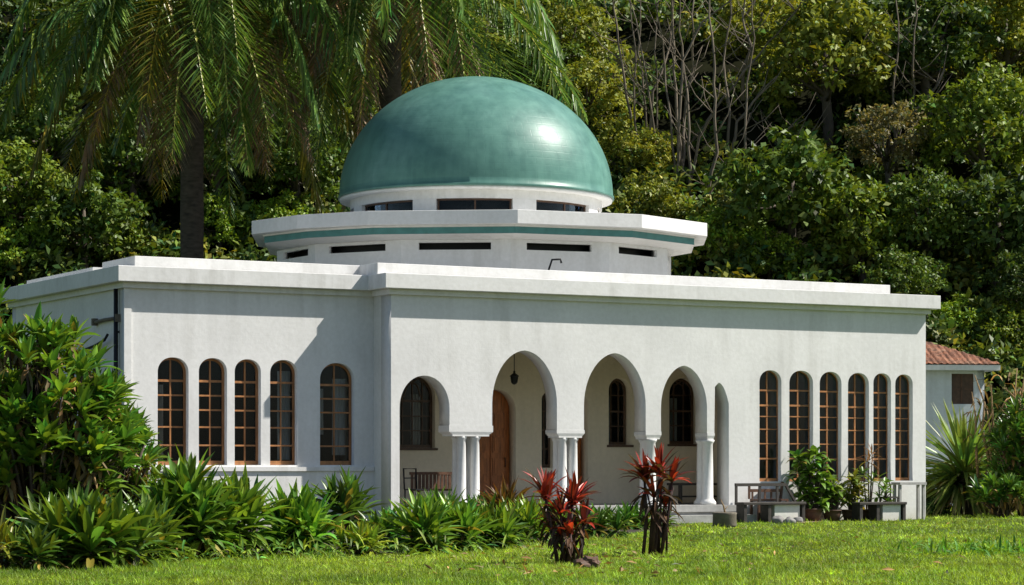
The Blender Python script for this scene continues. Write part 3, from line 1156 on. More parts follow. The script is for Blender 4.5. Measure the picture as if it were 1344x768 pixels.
# small bentwood chair near it
u, _ = uz(1170, 640, DG + .4)
b = empty('garden_chair', LP(u, DF - .45, 0), TH, 'small dark garden chair with curved back beside the pale table', 'chair')
mb = MB(); mb.box(-.2, .2, -.2, .2, .6, .64); mb.build('seat', M['benchwood'], b)
mb = MB(); mb.tube([(-.18, .18, .64), (-.2, .2, .95), (-.1, .21, 1.12), (.1, .21, 1.12), (.2, .2, .95), (.18, .18, .64)], .022, 6); mb.tube([(0, .19, .64), (0, .2, 1.1)], .018, 6); mb.build('backrest', M['benchwood'], b)
for sx in (-.17, .17):
    for sy in (-.17, .17):
        mb = MB(); mb.box(sx - .022, sx + .022, sy - .022, sy + .022, 0, .599); mb.build('leg', M['benchwood'], b)


def stone(px, py, r, label, grp=None):
    p = G(px, py)
    bm = bmesh.new()
    bmesh.ops.create_icosphere(bm, subdivisions=3, radius=r)
    sd = random.random() * 50
    from mathutils import noise as mn
    for v in bm.verts:
        v.co *= 1 + .35 * mn.noise(v.co / r * 1.1 + Vector((sd, 0, 0)))
        v.co.z *= .7
    me = bpy.data.meshes.new('stone'); bm.to_mesh(me); bm.free()
    for f in me.polygons: f.use_smooth = True
    o = link('stone', me, M['stone']); o.location = (p.x, p.y, r * .45)
    tag(o, label, 'stone', grp)


stone(1021, 687, .17, 'pale grey stone in front of the railed garden bench')
stone(1036, 687.5, .15, 'dark squat stone at the right foot of the railed bench')
stone(1048, 686, .13, 'small rounded stone at the edge of the gravel')

# round planter
p = G(951, 692)
b = empty('planter', (p.x, p.y, 0), 0, 'low round mossy concrete planter on the lawn beside the porch steps', 'planter')
mb = MB(); mb.lathe([(0, 0), (.26, 0), (.29, .05), (.285, .30), (.30, .34), (.27, .36), (.24, .35), (.235, .28), (0, .27)], 24); mb.build('bowl', M['planter'], b)
mb = MB(); mb.tube([(.02, 0, .28), (-.02, 0, .5), (-.10, 0, .68)], [.025, .02, .008], 6); mb.tube([(-.02, 0, .4), (.08, .02, .5)], [.015, .006], 5); mb.build('twig', M['drystalk'], b)


# ================================================================== PLANTS
def rosette(lv, c, nl, L, Wd, col, e_in=82, e_out=12, g0=.25, g1=1.1, var=.28, hue=.2, tip=None, lean=None, roll=.25, nseg=5, prof='strap', fold=.4):
    c = np.asarray(c, float)
    t = (np.arange(nl) + rng.uniform(0, 1, nl)) / nl
    el = np.radians(e_in + (e_out - e_in) * t ** 0.9 + rng.normal(0, 7, nl))
    az = np.arange(nl) * 2.39996 + rng.uniform(0, 6.28) + rng.normal(0, .25, nl)
    d = np.stack([np.cos(el) * np.cos(az), np.cos(el) * np.sin(az), np.sin(el)], 1)
    if lean is not None:
        d = nrm(d + np.asarray(lean) * .6)
    g = g0 + (g1 - g0) * t * rng.uniform(.6, 1.3, nl)
    ln = L * rng.uniform(.75, 1.1, nl) * (1 - .25 * (t < .15))
    base = c[None, :] + rng.normal(0, .012, (nl, 3)) + np.array([0, 0, .05])[None, :] * (1 - t)[:, None]
    cv = tones(nl, col, var, hue)
    old = rng.uniform(0, 1, nl) < .05 * (t > .4)
    cv[old] = np.array([.36, .30, .05]) * rng.uniform(.5, 1.1)
    lv.ribbons(base, d, g, ln, Wd * rng.uniform(.8, 1.15, nl), cv, nseg, prof, fold, roll, tip)


GREEN = (0.125, 0.235, 0.030)
DEEP = (0.075, 0.160, 0.024)
LIME = (0.19, 0.27, 0.03)


def strap_plant(px, py, ytop, hw, label, n=3, col=GREEN, Wd=.105, nl=22, cat='plant', seed=None, dead=True, name='strap_leaf_plant', tipc=None, obj_col=(1, 1, 1, 1)):
    p = G(px, py)
    s_ = F / p.y
    H = (py - ytop) / s_
    HW = hw / s_
    o = empty(name, (p.x, p.y, 0), 0, label, cat)
    lv = Leaves(); dv = Leaves()
    st = MB()
    H *= 1.10
    L = min(H * .68, .84)
    Wd = min(.14, Wd * 1.18)
    n = max(2, int(n * 2.2))
    pv = random.uniform(.75, 1.2); col = (col[0] * pv * random.uniform(.85, 1.25), col[1] * pv, col[2] * pv)
    for k in range(n):
        a = 2.4 * k + random.uniform(-.4, .4)
        rr = max(.05, HW - L * .45) * math.sqrt((k + .3) / n)
        x, y = math.cos(a) * rr, math.sin(a) * rr * .7
        hs = max(.05, (H - L * .93) * (1 - .55 * (k / n)) * random.uniform(.75, 1.05))
        st.tube([(x * .6, y * .6, 0), (x, y, hs + .05)], [.035, .025], 6)
        lean = np.array([math.cos(a), math.sin(a), .9]) * .35 if k else None
        rosette(lv, (x, y, hs), int(nl * .9), L * random.uniform(.85, 1.1), Wd, np.array(col) * random.uniform(.85, 1.25), 86, 18, .08, .75, tip=tipc, lean=lean, prof='leaf', fold=.55, var=.34)
        rosette(lv, (x, y, hs * .6), nl // 2, L * .85, Wd * .9, [c * .9 for c in col], 28, -12, .4, 1.0, prof='leaf', fold=.5)
        if dead:
            rosette(dv, (x, y, max(.03, hs * .6)), 3, L * .7, Wd * .6, random.choice([(.28, .17, .06), (.20, .13, .06), (.30, .22, .05)]), 0, -40, .6, 1.4)
    f = link('foliage', lv.mesh('foliage', True), M['gloss'], o)
    f.color = obj_col
    st.build('stem', M['stem'], o)
    if dead:
        link('dead_leaves', dv.mesh('dead_leaves', True), M['dry'], o)
    return o


strap = [
    (118, 744, 636, 108, 'broad arching strap leaf clump below the tall shrub at the left', 5, GREEN, .12, 26),
    (40, 748, 690, 55, 'low strap leaf plant at the foot of the tall shrub', 2, DEEP, .09, 18),
    (200, 736, 650, 60, 'strap leaf plant squeezed between the two widest clumps at left', 3, GREEN, .10, 20),
    (242, 733, 605, 72, 'tall dense strap leaf clump below the first two arched windows', 5, GREEN, .12, 24),
    (308, 731, 622, 60, 'strap leaf clump with a rusty dead leaf below the third arched window', 4, GREEN, .11, 24),
    (392, 729, 640, 60, 'wide strap leaf plant below the fourth arched window', 4, GREEN, .11, 24),
    (452, 706, 618, 52, 'tall dark rosette standing highest under the wide arched window', 2, DEEP, .12, 24),
    (470, 729, 684, 38, 'low leafy plant in front of the tall dark rosette', 3, LIME, .06, 20),
    (508, 722, 662, 38, 'small strap leaf plant just left of the porch corner', 3, GREEN, .08, 20),
    (556, 727, 648, 46, 'strap leaf plant in front of the brown porch bench', 3, GREEN, .09, 22),
    (578, 700, 640, 40, 'strap leaf plant further back against the porch bench', 3, DEEP, .09, 20),
    (604, 724, 655, 45, 'strap leaf plant below the first pair of porch columns', 3, GREEN, .085, 22),
    (650, 721, 655, 42, 'strap leaf plant in front of the wooden door', 3, GREEN, .085, 22),
    (690, 712, 652, 40, 'dense strap leaf plant left of the lower red plant', 3, GREEN, .08, 22),
    (632, 697, 648, 36, 'deep green plant close to the column foot beside the door', 3, DEEP, .08, 20),
    (782, 706, 662, 44, 'bright arching plant right of the lower red plant', 3, (.10, .19, .03), .07, 24),
    (822, 695, 660, 40, 'strap leaf plant left of the taller red plant at the steps', 3, DEEP, .085, 22),
    (868, 693, 668, 26, 'small tuft at the right foot of the taller red plant', 2, DEEP, .07, 18),
    (725, 700, 655, 36, 'green plant behind the lower red plant', 3, GREEN, .08, 20),
]
for a in strap:
    strap_plant(*a[:5], n=a[5], col=a[6], Wd=a[7], nl=a[8])
strap_plant(-2, 748, 668, 45, 'yellow striped strap plant cut by the left frame edge', n=2, col=(.30, .30, .03), Wd=.06, nl=14, dead=False)
strap_plant(664, 706, 630, 36, 'croton like plant with yellow and reddish leaves in front of the door', n=3, col=(.17, .14, .03), Wd=.08, nl=18, tipc=(.16, .05, .02))


def low_cover():
    """ground cover along the bed edge"""
    lv = Leaves()
    N = 1500
    t = rng.uniform(0, 1, N)
    xs_ = 0 + t * 880
    yb = np.interp(xs_, [0, 230, 520, 640, 735, 830, 880], [746, 738, 731, 724, 709, 697, 692])
    yy = yb + 2.5 - rng.exponential(9, N)
    yy = np.maximum(yy, 668)
    Z = F * EYE / (yy - HY)
    pos = np.stack([(xs_ - 672) / F * Z, Z, rng.uniform(0, .22, N)], 1)
    d = sph(N, .1)
    lv.ribbons(pos, d, rng.uniform(.3, 1.2, N), rng.uniform(.12, .34, N), rng.uniform(.03, .06, N), tones(N, (.13, .22, .03), .4, .3), 3, 'leaf', .3, .3)
    o = link('undergrowth', lv.mesh('undergrowth', True), M['leaf'])
    tag(o, 'low leafy undergrowth along the front edge of the planting bed', 'undergrowth', kind='stuff')


low_cover()


def branch_shrub(name, base, H, RX, RY, nros, L, Wd, col, label, nl=14, cat='shrub', stemmat='stem', side_bias=None, zlow=.25, brown=.1):
    o = empty(name, (base.x, base.y, 0), 0, label, cat)
    lv = Leaves(); dv = Leaves(); st = MB()
    for k in range(nros):
        v = sph(1, -.75)[0]
        r = random.uniform(.6, 1.0)
        zc = H * .52
        c = np.array([v[0] * RX * r, v[1] * RY * r, zc + v[2] * (H - zc - L * .35) * r])
        c[2] = max(c[2], H * zlow * random.uniform(.25, 1.2))
        lean = np.array([v[0], v[1], .45 + .4 * v[2]])
        rosette(lv, c, nl, L * random.uniform(.75, 1.1), Wd, col, 82, 8, .1, .7, lean=lean, var=.36, hue=.25, tip=None, nseg=4, prof='leaf', fold=.5)
        if random.random() < .8:
            rosette(dv, c - lean * .12, 6, L * .75, Wd * .7, random.choice([(.24, .16, .06), (.16, .11, .05), (.30, .20, .08)]), 0, -60, .7, 1.5, nseg=3)
        b0 = Vector((c[0] * .18, c[1] * .18, 0)); c_ = Vector(c)
        mid = b0.lerp(c_, .5) + Vector((-v[0] * .1, -v[1] * .1, -.12 * H * .3))
        if k % 3 == 0: st.tube([b0, mid, c_], [.045, .032, .02], 5)
        else: st.tube([mid, c_], [.026, .018], 5)
    f = link('foliage', lv.mesh('foliage', True), M['gloss'], o)
    st.build('stem', M[stemmat], o)
    link('dead_leaves', dv.mesh('dead_leaves', True), M['dry'], o)
    return o


pA = W(52, 0, 39.5); pA.z = 0
branch_shrub('broadleaf_shrub', pA, 3.85, 1.45, 1.1, 210, .50, .12, GREEN, 'tall leafy broadleaf shrub filling the left edge in front of the side wall')
pB = W(140, 0, 41.5); pB.z = 0
branch_shrub('broadleaf_shrub', pB, 2.5, .95, .75, 90, .44, .10, GREEN, 'shorter broadleaf shrub stepping down right of the tall leafy one')
pC = W(-30, 0, 44); pC.z = 0
branch_shrub('broadleaf_shrub', pC, 4.75, .9, .9, 90, .48, .11, DEEP, 'tallest shrub mostly cut off by the left frame edge')


# red ti plants
def ti_plant(px, py, ytop, heads, label, mound=False):
    p = G(px, py); s_ = F / p.y
    o = empty('red_ti_plant', (p.x, p.y, 0), 0, label, 'plant')
    lv = Leaves(); dv = Leaves(); st = MB()
    for hx, hy, L, nl in heads:
        c = np.array([(hx - px) / s_, random.uniform(-.15, .15), (py - hy) / s_])
        n_ = nl
        t = rng.uniform(0, 1, n_)
        cols = np.array([[.34, .036, .022], [.36, .04, .022], [.20, .028, .024], [.09, .018, .022], [.13, .08, .03]])[rng.integers(0, 5, n_)] * np.exp(rng.normal(0, .3, n_))[:, None]
        el = np.radians(86 - 66 * t + rng.normal(0, 8, n_)); az = rng.uniform(0, 6.28, n_)
        d = np.stack([np.cos(el) * np.cos(az), np.cos(el) * np.sin(az), np.sin(el)], 1)
        lv.ribbons(np.repeat(c[None], n_, 0) + rng.normal(0, .02, (n_, 3)), d, .15 + .7 * t, L * rng.uniform(.75, 1.1, n_), .08 * rng.uniform(.7, 1.25, n_), cols, 5, 'strap', .45, .3)
        nd = 10
        dz = rng.uniform(.05, .45, nd)
        b_ = np.repeat(c[None], nd, 0); b_[:, 2] -= dz * c[2] * .9; b_[:, 0] *= (1 - dz * .5)
        az = rng.uniform(0, 6.28, nd); el = rng.uniform(-.9, .2, nd)
        d = np.stack([np.cos(el) * np.cos(az), np.cos(el) * np.sin(az), np.sin(el)], 1)
        dv.ribbons(b_, d, 1.3, L * rng.uniform(.6, .95, nd), .06, tones(nd, (.085, .05, .03), .5, .25), 4, 'strap', .5, .4)
        b0 = Vector((c[0] * .45 + random.uniform(-.06, .06), random.uniform(-.06, .06), -.02))
        st.tube([b0 + Vector((.1, .05, 0)), Vector(c) * .55 + Vector((.1, .03, 0)), Vector(c) + Vector((.02, .03, -.1))], [.022, .02, .012], 5)
        st.tube([b0, b0.lerp(Vector(c), .5) + Vector((random.uniform(-.05, .05), 0, 0)), Vector(c)], [.032, .026, .02], 6)
    link('foliage', lv.mesh('foliage', True), M['gloss'], o)
    link('dead_leaves', dv.mesh('dead_leaves', True), M['dry'], o)
    st.build('stem', M['redstem'], o)
    return o


ti_plant(742, 740, 618, [(716, 655, .52, 28), (752, 662, .54, 28), (736, 676, .44, 18), (766, 688, .38, 14), (722, 692, .38, 12), (748, 700, .36, 14), (735, 706, .34, 10)], 'shorter clump of two red crowned ti plants on dark stems')
ti_plant(850, 730, 588, [(866, 622, .52, 30), (846, 630, .48, 26), (882, 632, .46, 22), (858, 652, .4, 14), (874, 664, .34, 8)], 'tallest red ti plant on bare dark stems in front of the steps')
p = G(772, 746)
bm = bmesh.new(); bmesh.ops.create_icosphere(bm, subdivisions=3, radius=.2)
from mathutils import noise as mn
for v in bm.verts:
    v.co *= 1 + .5 * mn.noise(v.co * 9); v.co.z *= .55
me = bpy.data.meshes.new('wood_stump'); bm.to_mesh(me); bm.free()
o = link('wood_stump', me, M['pot']); o.location = (p.x, p.y, .06)
tag(o, 'dark knobbly rotten stump at the foot of the shorter red plants', 'stump')

# spiky plant at the right
p = W(1266, 0, 74.0); p.z = 0
o = empty('spiky_yucca', p, 0, 'large spiky rosette plant with pale green blades right of the building', 'plant')
lv = Leaves(); dv = Leaves()
rosette(lv, (0, 0, 1.25), 190, 2.3, .13, (.15, .25, .045), 88, -15, .08, .7, var=.35, nseg=5, roll=.3, prof='strap', tip=(.22, .26, .06))
rosette(lv, (-.15, .1, .9), 150, 2.3, .11, (.10, .16, .035), 40, -25, .3, .9, var=.3, tip=(.22, .18, .08))
rosette(dv, (0, 0, .9), 40, 1.2, .08, (.20, .15, .07), -10, -70, .5, 1.2)
link('foliage', lv.mesh('foliage', True), M['gloss'], o)
link('dead_leaves', dv.mesh('dead_leaves', True), M['dry'], o)
mb = MB(); mb.tube([(0, 0, -.02), (.04, 0, .6), (0, 0, 1.3)], [.26, .22, .14], 10); mb.build('trunk', M['palmbark'], o)

# dark shrubs and dry stalks at the right edge
for px, Z, H, RX, nr, lab in ((1345, 72, 3.3, .95, 90, 'dark broadleaf shrub at the right frame edge behind the spiky plant'), (1228, 75.5, .95, .55, 22, 'low bushy shrub left of the spiky plant at the building end'), (1318, 70.5, 1.2, .8, 34, 'low dark shrub at the right edge below the dry stalks'), (1290, 77, 2.0, .8, 34, 'dark shrub between the spiky plant and the small house')):
    p = W(px, 0, Z); p.z = 0
    branch_shrub('broadleaf_shrub', p, H, RX, .8, nr, .5, .11, DEEP, lab)
p = W(1312, 0, 73.2); p.z = 0
o = empty('dry_stalks', p, 0, 'dry tan bare stalks rising in front of the small tiled house', 'dead plant')
mb = MB()
for k in range(13):
    x = random.uniform(-1.0, .9); h = random.uniform(2.6, 4.6)
    pts = [(x * .4, random.uniform(-.2, .2), 0)]
    for j in range(1, 6):
        pts.append((x * (.4 + .6 * j / 5) + random.uniform(-.12, .12), random.uniform(-.25, .25), h * j / 5))
    mb.tube(pts, [.06, .055, .05, .04, .03, .015], 5)
    for q in range(3):
        j = random.randint(2, 4); a = Vector(pts[j]); mb.tube([a, a + Vector((random.uniform(-.5, .5), random.uniform(-.3, .3), random.uniform(.2, .6)))], [.025, .008], 4)
mb.build('stalk', M['drystalk'], o)
dv = Leaves(); nd = 60
dv.ribbons(np.stack([rng.uniform(-.9, .9, nd), rng.uniform(-.3, .3, nd), rng.uniform(1.2, 4.0, nd)], 1), sph(nd, -.4), 1.4, rng.uniform(.3, .8, nd), .06, tones(nd, (.20, .13, .06), .4, .1), 4, 'strap', .4, .4)
link('dead_leaves', dv.mesh('dead_leaves', True), M['dry'], o)

# potted plants
def pot_plant(px, py, Rr, Hh, label, foli, cat='potted plant'):
    p = LP(uz(px, 660, DF - .55)[0], DF - .55)
    o = empty('potted_plant', (p.x, p.y, 0), 0, label, cat)
    mb = MB(); mb.lathe([(0, 0), (Rr * .72, 0), (Rr * .95, Hh * .6), (Rr, Hh * .88), (Rr * 1.08, Hh * .9), (Rr * 1.08, Hh), (Rr * .95, Hh), (Rr * .92, Hh * .85), (0, Hh * .84)], 24); mb.build('pot', M['pot'], o)
    lv = Leaves(); st = MB()
    for (x, z, nl, L, Wd, col) in foli:
        rosette(lv, (x, random.uniform(-.15, .15), z), nl, L, Wd, col, 70, -10, .3, 1.1, prof='leaf', nseg=4)
        st.tube([(x * .3, 0, Hh * .84), (x, 0, z + .03)], [.025, .015], 5)
    link('foliage', lv.mesh('foliage', True), M['gloss'], o); st.build('stem', M['stem'], o)
    return o


BR = (.12, .2, .035)
pot_plant(1066, 683, .26, .34, 'tallest leafy potted plant beside the railed bench', [(random.uniform(-.4, .4), z, 10, .42, .15, GREEN) for z in np.linspace(.4, 1.75, 26)])
pot_plant(1092, 681.5, .25, .30, 'bushy bright green plant in the left clay pot', [(random.uniform(-.3, .3), z, 10, .36, .14, BR) for z in np.linspace(.4, 1.05, 13)])
pot_plant(1117, 680.5, .25, .30, 'yellow green spotted plant in the right clay pot', [(random.uniform(-.3, .3), z, 10, .34, .11, (.17, .2, .03)) for z in np.linspace(.4, 1.1, 12)])
pot_plant(1140, 679, .22, .30, 'potted cordyline with brown upper leaves behind the backless bench', [(-.15, 1.2, 14, .5, .07, BR), (.12, 1.0, 14, .5, .07, GREEN), (0, 1.55, 12, .45, .06, (.14, .07, .03)), (.1, 1.75, 10, .4, .05, (.16, .08, .03))])
pot_plant(1163, 678, .2, .28, 'small leafy potted plant beside the curved garden chair', [(random.uniform(-.2, .2), z, 9, .3, .1, GREEN) for z in (.45, .5, .6, .7, .8, .95)])

# low clipped hedge at the right foot
def leaf_mound(name, p, rx, ry, rz, N, L, col, label, cat):
    o = empty(name, p, 0, label, cat)
    v = sph(N, -.05); k = rng.uniform(.75, 1.05, N)[:, None]
    pos = v * np.array([rx, ry, rz]) * k
    lv = Leaves()
    lv.quads(pos, nrm(v * .4 + sph(N)), nrm(v + .6 * sph(N)), L * rng.uniform(.6, 1.3, N), L * .55, tones(N, col, .35, .25))
    link('foliage', lv.mesh('foliage'), M['leaf'], o)
    mb = MB()
    for q in range(6):
        a = q * 1.05; mb.tube([(0.05 * math.cos(a), .05 * math.sin(a), -.02), (rx * .6 * math.cos(a), ry * .6 * math.sin(a), rz * .7)], [.03, .01], 4)
    mb.build('stem', M['stem'], o)
    return o


p = W(1205, 0, 73.5); p.z = 0
leaf_mound('hedge', p, .95, .5, .55, 2600, .10, (.05, .11, .02), 'low clipped hedge at the right end of the benches', 'hedge')
# weeds on the lawn
p = G(1290, 726)
o = empty('weed_clump', (p.x, p.y, 0), 0, 'wide clump of taller weeds on the lawn at right', 'weeds')
lv = Leaves(); N = 700
pos = np.stack([rng.normal(0, .55, N), rng.normal(0, 1.0, N), np.zeros(N)], 1)
lv.ribbons(pos, sph(N, .35), rng.uniform(.3, 1.1, N), rng.uniform(.15, .36, N), .045, tones(N, (.13, .27, .03), .3, .25), 4, 'leaf', .35, .3)
link('foliage', lv.mesh('foliage', True), M['grass'], o)

# ================================================================== PALMS
def palm(px, py, Z, label, nfr, L, seed, yaw0=0, tilt=0.0, front=()):
    global rng
    top = W(px, py, Z)
    o = empty('palm_tree', (top.x - tilt, top.y, 0), 0, label, 'palm tree')
    mb = MB()
    H = top.z
    pts = [(tilt * (k / 12) ** 1.5, 0, H * k / 12) for k in range(13)]
    mb.tube(pts, [.45, .40] + [.35 + .015 * (k % 2) for k in range(10)] + [.45], 14); mb.build('trunk', M['palmbark'], o)
    # old leaf bases under the crown
    lv = Leaves()
    for k in range(nfr + len(front)):
        lv = Leaves()
        t = min(1, k / (nfr - 1))
        az = k * 2.39996 + yaw0 + rng.normal(0, .12)
        e0 = R(80 - 108 * t ** .75 + rng.normal(0, 8))
        dead = t > .80
        half = (not dead) and (t > .45) and random.random() < .4
        if k >= nfr:                       # the lowest fronds, hanging against the trunk
            azd, ed, st_ = front[k - nfr]
            az = R(azd); e0 = R(ed); dead = st_ == 2; half = st_ == 1; t = .6
        g = .85 + 1.2 * min(1, t * 1.5) + rng.uniform(0, .6)
        if dead: g = 2.6
        ln = L * rng.uniform(.85, 1.08) * (.8 if dead else 1)
        ns = 22
        P_ = np.array([tilt, 0, H]) + np.array([math.cos(az), math.sin(az), 0]) * .25
        d0 = np.array([math.cos(e0) * math.cos(az), math.cos(e0) * math.sin(az), math.sin(e0)])
        bend = rng.normal(0, .25)
        rollf = rng.uniform(-.9, .9)
        sv = np.array([-math.sin(az), math.cos(az), 0])
        pts_, dirs = [P_], []
        for j in range(ns):
            tt = (j + .5) / ns
            d = d0 + np.array([0, 0, -1]) * g * tt ** 1.25 * 1.5 + sv * bend * tt
            d = d / np.linalg.norm(d); dirs.append(d)
            P_ = P_ + d * ln / ns; pts_.append(P_)
        pts_ = np.array(pts_); dirs = np.array(dirs + [dirs[-1]])
        if dead:
            lc, rc = (.26, .18, .11), (.30, .21, .12)
        elif half:
            lc, rc = (.26, .22, .035), (.55, .42, .05)
        else:
            lc, rc = (.11, .19, .038), (.46, .46, .10)
        # rachis
        lv.ribbons(pts_[:-1], pts_[1:] - pts_[:-1], 0, ln / ns * 1.04, np.linspace(.16, .04, ns), rc, 1, 'blade', .5)
        # pinnae
        npn = 58
        s_ = np.linspace(.10, 1.0, npn) ** .95
        for sg in (-1, 1):
            q = s_ + rng.normal(0, .004, npn); q = np.clip(q, 0, 1) * ns
            i0 = np.minimum(q.astype(int), ns - 1); fr = (q - i0)[:, None]
            b = pts_[i0] * (1 - fr) + pts_[i0 + 1] * fr
            tg = dirs[i0]
            side = nrm(sv[None] - tg * (tg @ sv)[:, None])
            nb_ = np.cross(side, tg); side = (side * math.cos(rollf) + nb_ * math.sin(rollf)) * sg
            nn = nrm(np.cross(side * sg, tg))
            ang = np.radians(60 - 24 * s_ + rng.normal(0, 7, npn))[:, None]
            d = tg * np.cos(ang) + side * np.sin(ang) + nn * rng.normal(.15, .08, npn)[:, None]
            pl_ = 1.45 * np.sin(np.pi * np.clip(s_ * .86 + .14, 0, 1)) ** .6 * rng.uniform(.85, 1.1, npn)
            cv = tones(npn, lc, .32, .2)
            if half:
                mixf = np.clip(rng.normal(.35, .3, npn), 0, 1)[:, None]
                cv = cv * (1 - mixf) + np.array([[.08, .12, .024]]) * mixf
            lv.ribbons(b, d, rng.uniform(.12, .4, npn) * (3.2 if dead else 1), pl_, .078 * (.7 if dead else 1), cv, 3, 'blade', .4)
        nm = 'dead_frond' if dead else 'frond'
        fo = link(nm, lv.mesh(nm), M['dry'] if dead else M['gloss'], o)
    return o


palm(252, 12, 76.0, 'large date palm with long drooping fronds behind the left wing', 46, 7.9, 1, .4, front=((-95, 30, 1), (-118, 42, 0), (-72, 38, 0), (-140, 25, 0), (-55, 20, 2), (-100, 5, 2), (-82, 55, 0), (-125, 60, 0), (-30, 30, 0), (-165, 32, 0), (-62, 48, 0), (-108, 22, 0)))
palm(512, -22, 77.5, 'second date palm whose fronds hang just left of the dome', 40, 7.9, 2, 1.3, front=((-100, 30, 0), (-120, 20, 2), (-75, 25, 0), (-135, 42, 2), (-60, 45, 0), (-20, 45, 0), (-150, 20, 2), (-90, 48, 0), (-5, 50, 0)))


# ================================================================== FOREST
def crown_mesh(name, nclump, per, L, rad=3.0, flat=.85, droop=0.0):
    lv = Leaves()
    cd = sph(nclump, -.75)
    cr = rng.uniform(.45, 1.0, nclump) ** .6
    cc = cd * cr[:, None] * np.array([1, 1, flat]) * rad * rng.uniform(.72, 1.12, nclump)[:, None]
    cs = rng.uniform(.08, .22, nclump) * rad
    bright = np.exp(rng.normal(0, .30, nclump))
    for c, s_, b in zip(cc, cs, bright):
        n_ = int(per * rng.uniform(.6, 1.3))
        v = sph(n_, -.6)
        pos = c + v * s_ * (rng.uniform(.45, 1.1, n_) ** .7)[:, None] * np.array([1, 1, .75])
        d = nrm(v * .6 + sph(n_) + np.array([0, 0, -.35 - droop]))
        nr = nrm(v + np.array([0, 0, .7]) + .6 * sph(n_))
        ll = L * rng.uniform(.6, 1.35, n_)
        lv.quads(pos, d, nr, ll, ll * .55, tones(n_, np.ones(3) * b, .45, .25))
    return lv.mesh(name), cc


def trunk_mesh(cc, H, r=.22):
    mb = MB()
    pts = [(0, 0, -.8), (.08, .05, H * .35), (-.05, .02, H * .7), (0, 0, H + .8)]
    mb.tube(pts, [r * 1.25, r, r * .75, r * .35], 8)
    for c in cc[:: max(1, len(cc) // 16)]:
        a = Vector((0, 0, H * random.uniform(.55, .95))); b = Vector((c[0], c[1], c[2] + H))
        mb.tube([a, a.lerp(b, .5) + Vector((0, 0, -.2)), b], [r * .4, r * .25, r * .1], 5)
    bmesh.ops.recalc_face_normals(mb.bm, faces=mb.bm.faces)
    me = bpy.data.meshes.new('trunk'); mb.bm.to_mesh(me); mb.bm.free()
    me.materials.append(M['bark'])
    return me


KINDS = {}
for nm, args, H in (('leafy', (100, 62, .31), 4.4), ('dense', (112, 60, .29), 4.2), ('broad', (88, 50, .40), 4.0), ('airy', (70, 55, .28), 5.0), ('bush', (105, 62, .29), 2.3)):
    KINDS[nm] = []
    for v_ in range(2):
        me, cc = crown_mesh('crown', *args)
        me.materials.append(M['leaf'])
        KINDS[nm].append((me, trunk_mesh(cc, H), H))

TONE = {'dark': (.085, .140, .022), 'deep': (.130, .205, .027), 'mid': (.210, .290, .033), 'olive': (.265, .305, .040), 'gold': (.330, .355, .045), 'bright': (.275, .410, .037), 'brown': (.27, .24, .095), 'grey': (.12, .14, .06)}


def tree(kind, tone, px, py, rpx, label, cat='tree', dz=0.0, group=None, sx=1.0, sz=1.0):
    me, tr, H = random.choice(KINDS[kind])
    best = None
    for i in range(1200):
        Z = 80 + i * .04
        z = EYE + (HY - py) / F * Z
        sc = rpx / F * Z / 3.0
        err = abs(z - H * sc * sz - hill(Z, (px - 672) / F * Z) + .3)
        if best is None or err < best[0]:
            best = (err, Z, z, sc)
    _, Z, z, sc = best
    Z += dz
    z = EYE + (HY - py) / F * Z; sc = rpx / F * Z / 3.0
    x = (px - 672) / F * Z
    zb = max(z - H * sc * sz, hill(Z, x) - 1.5) if dz == 0 else z - H * sc * sz
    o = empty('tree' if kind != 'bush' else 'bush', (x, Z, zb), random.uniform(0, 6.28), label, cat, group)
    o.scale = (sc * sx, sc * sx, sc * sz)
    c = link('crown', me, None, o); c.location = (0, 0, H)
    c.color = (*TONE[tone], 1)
    link('trunk', tr, None, o)
    return o


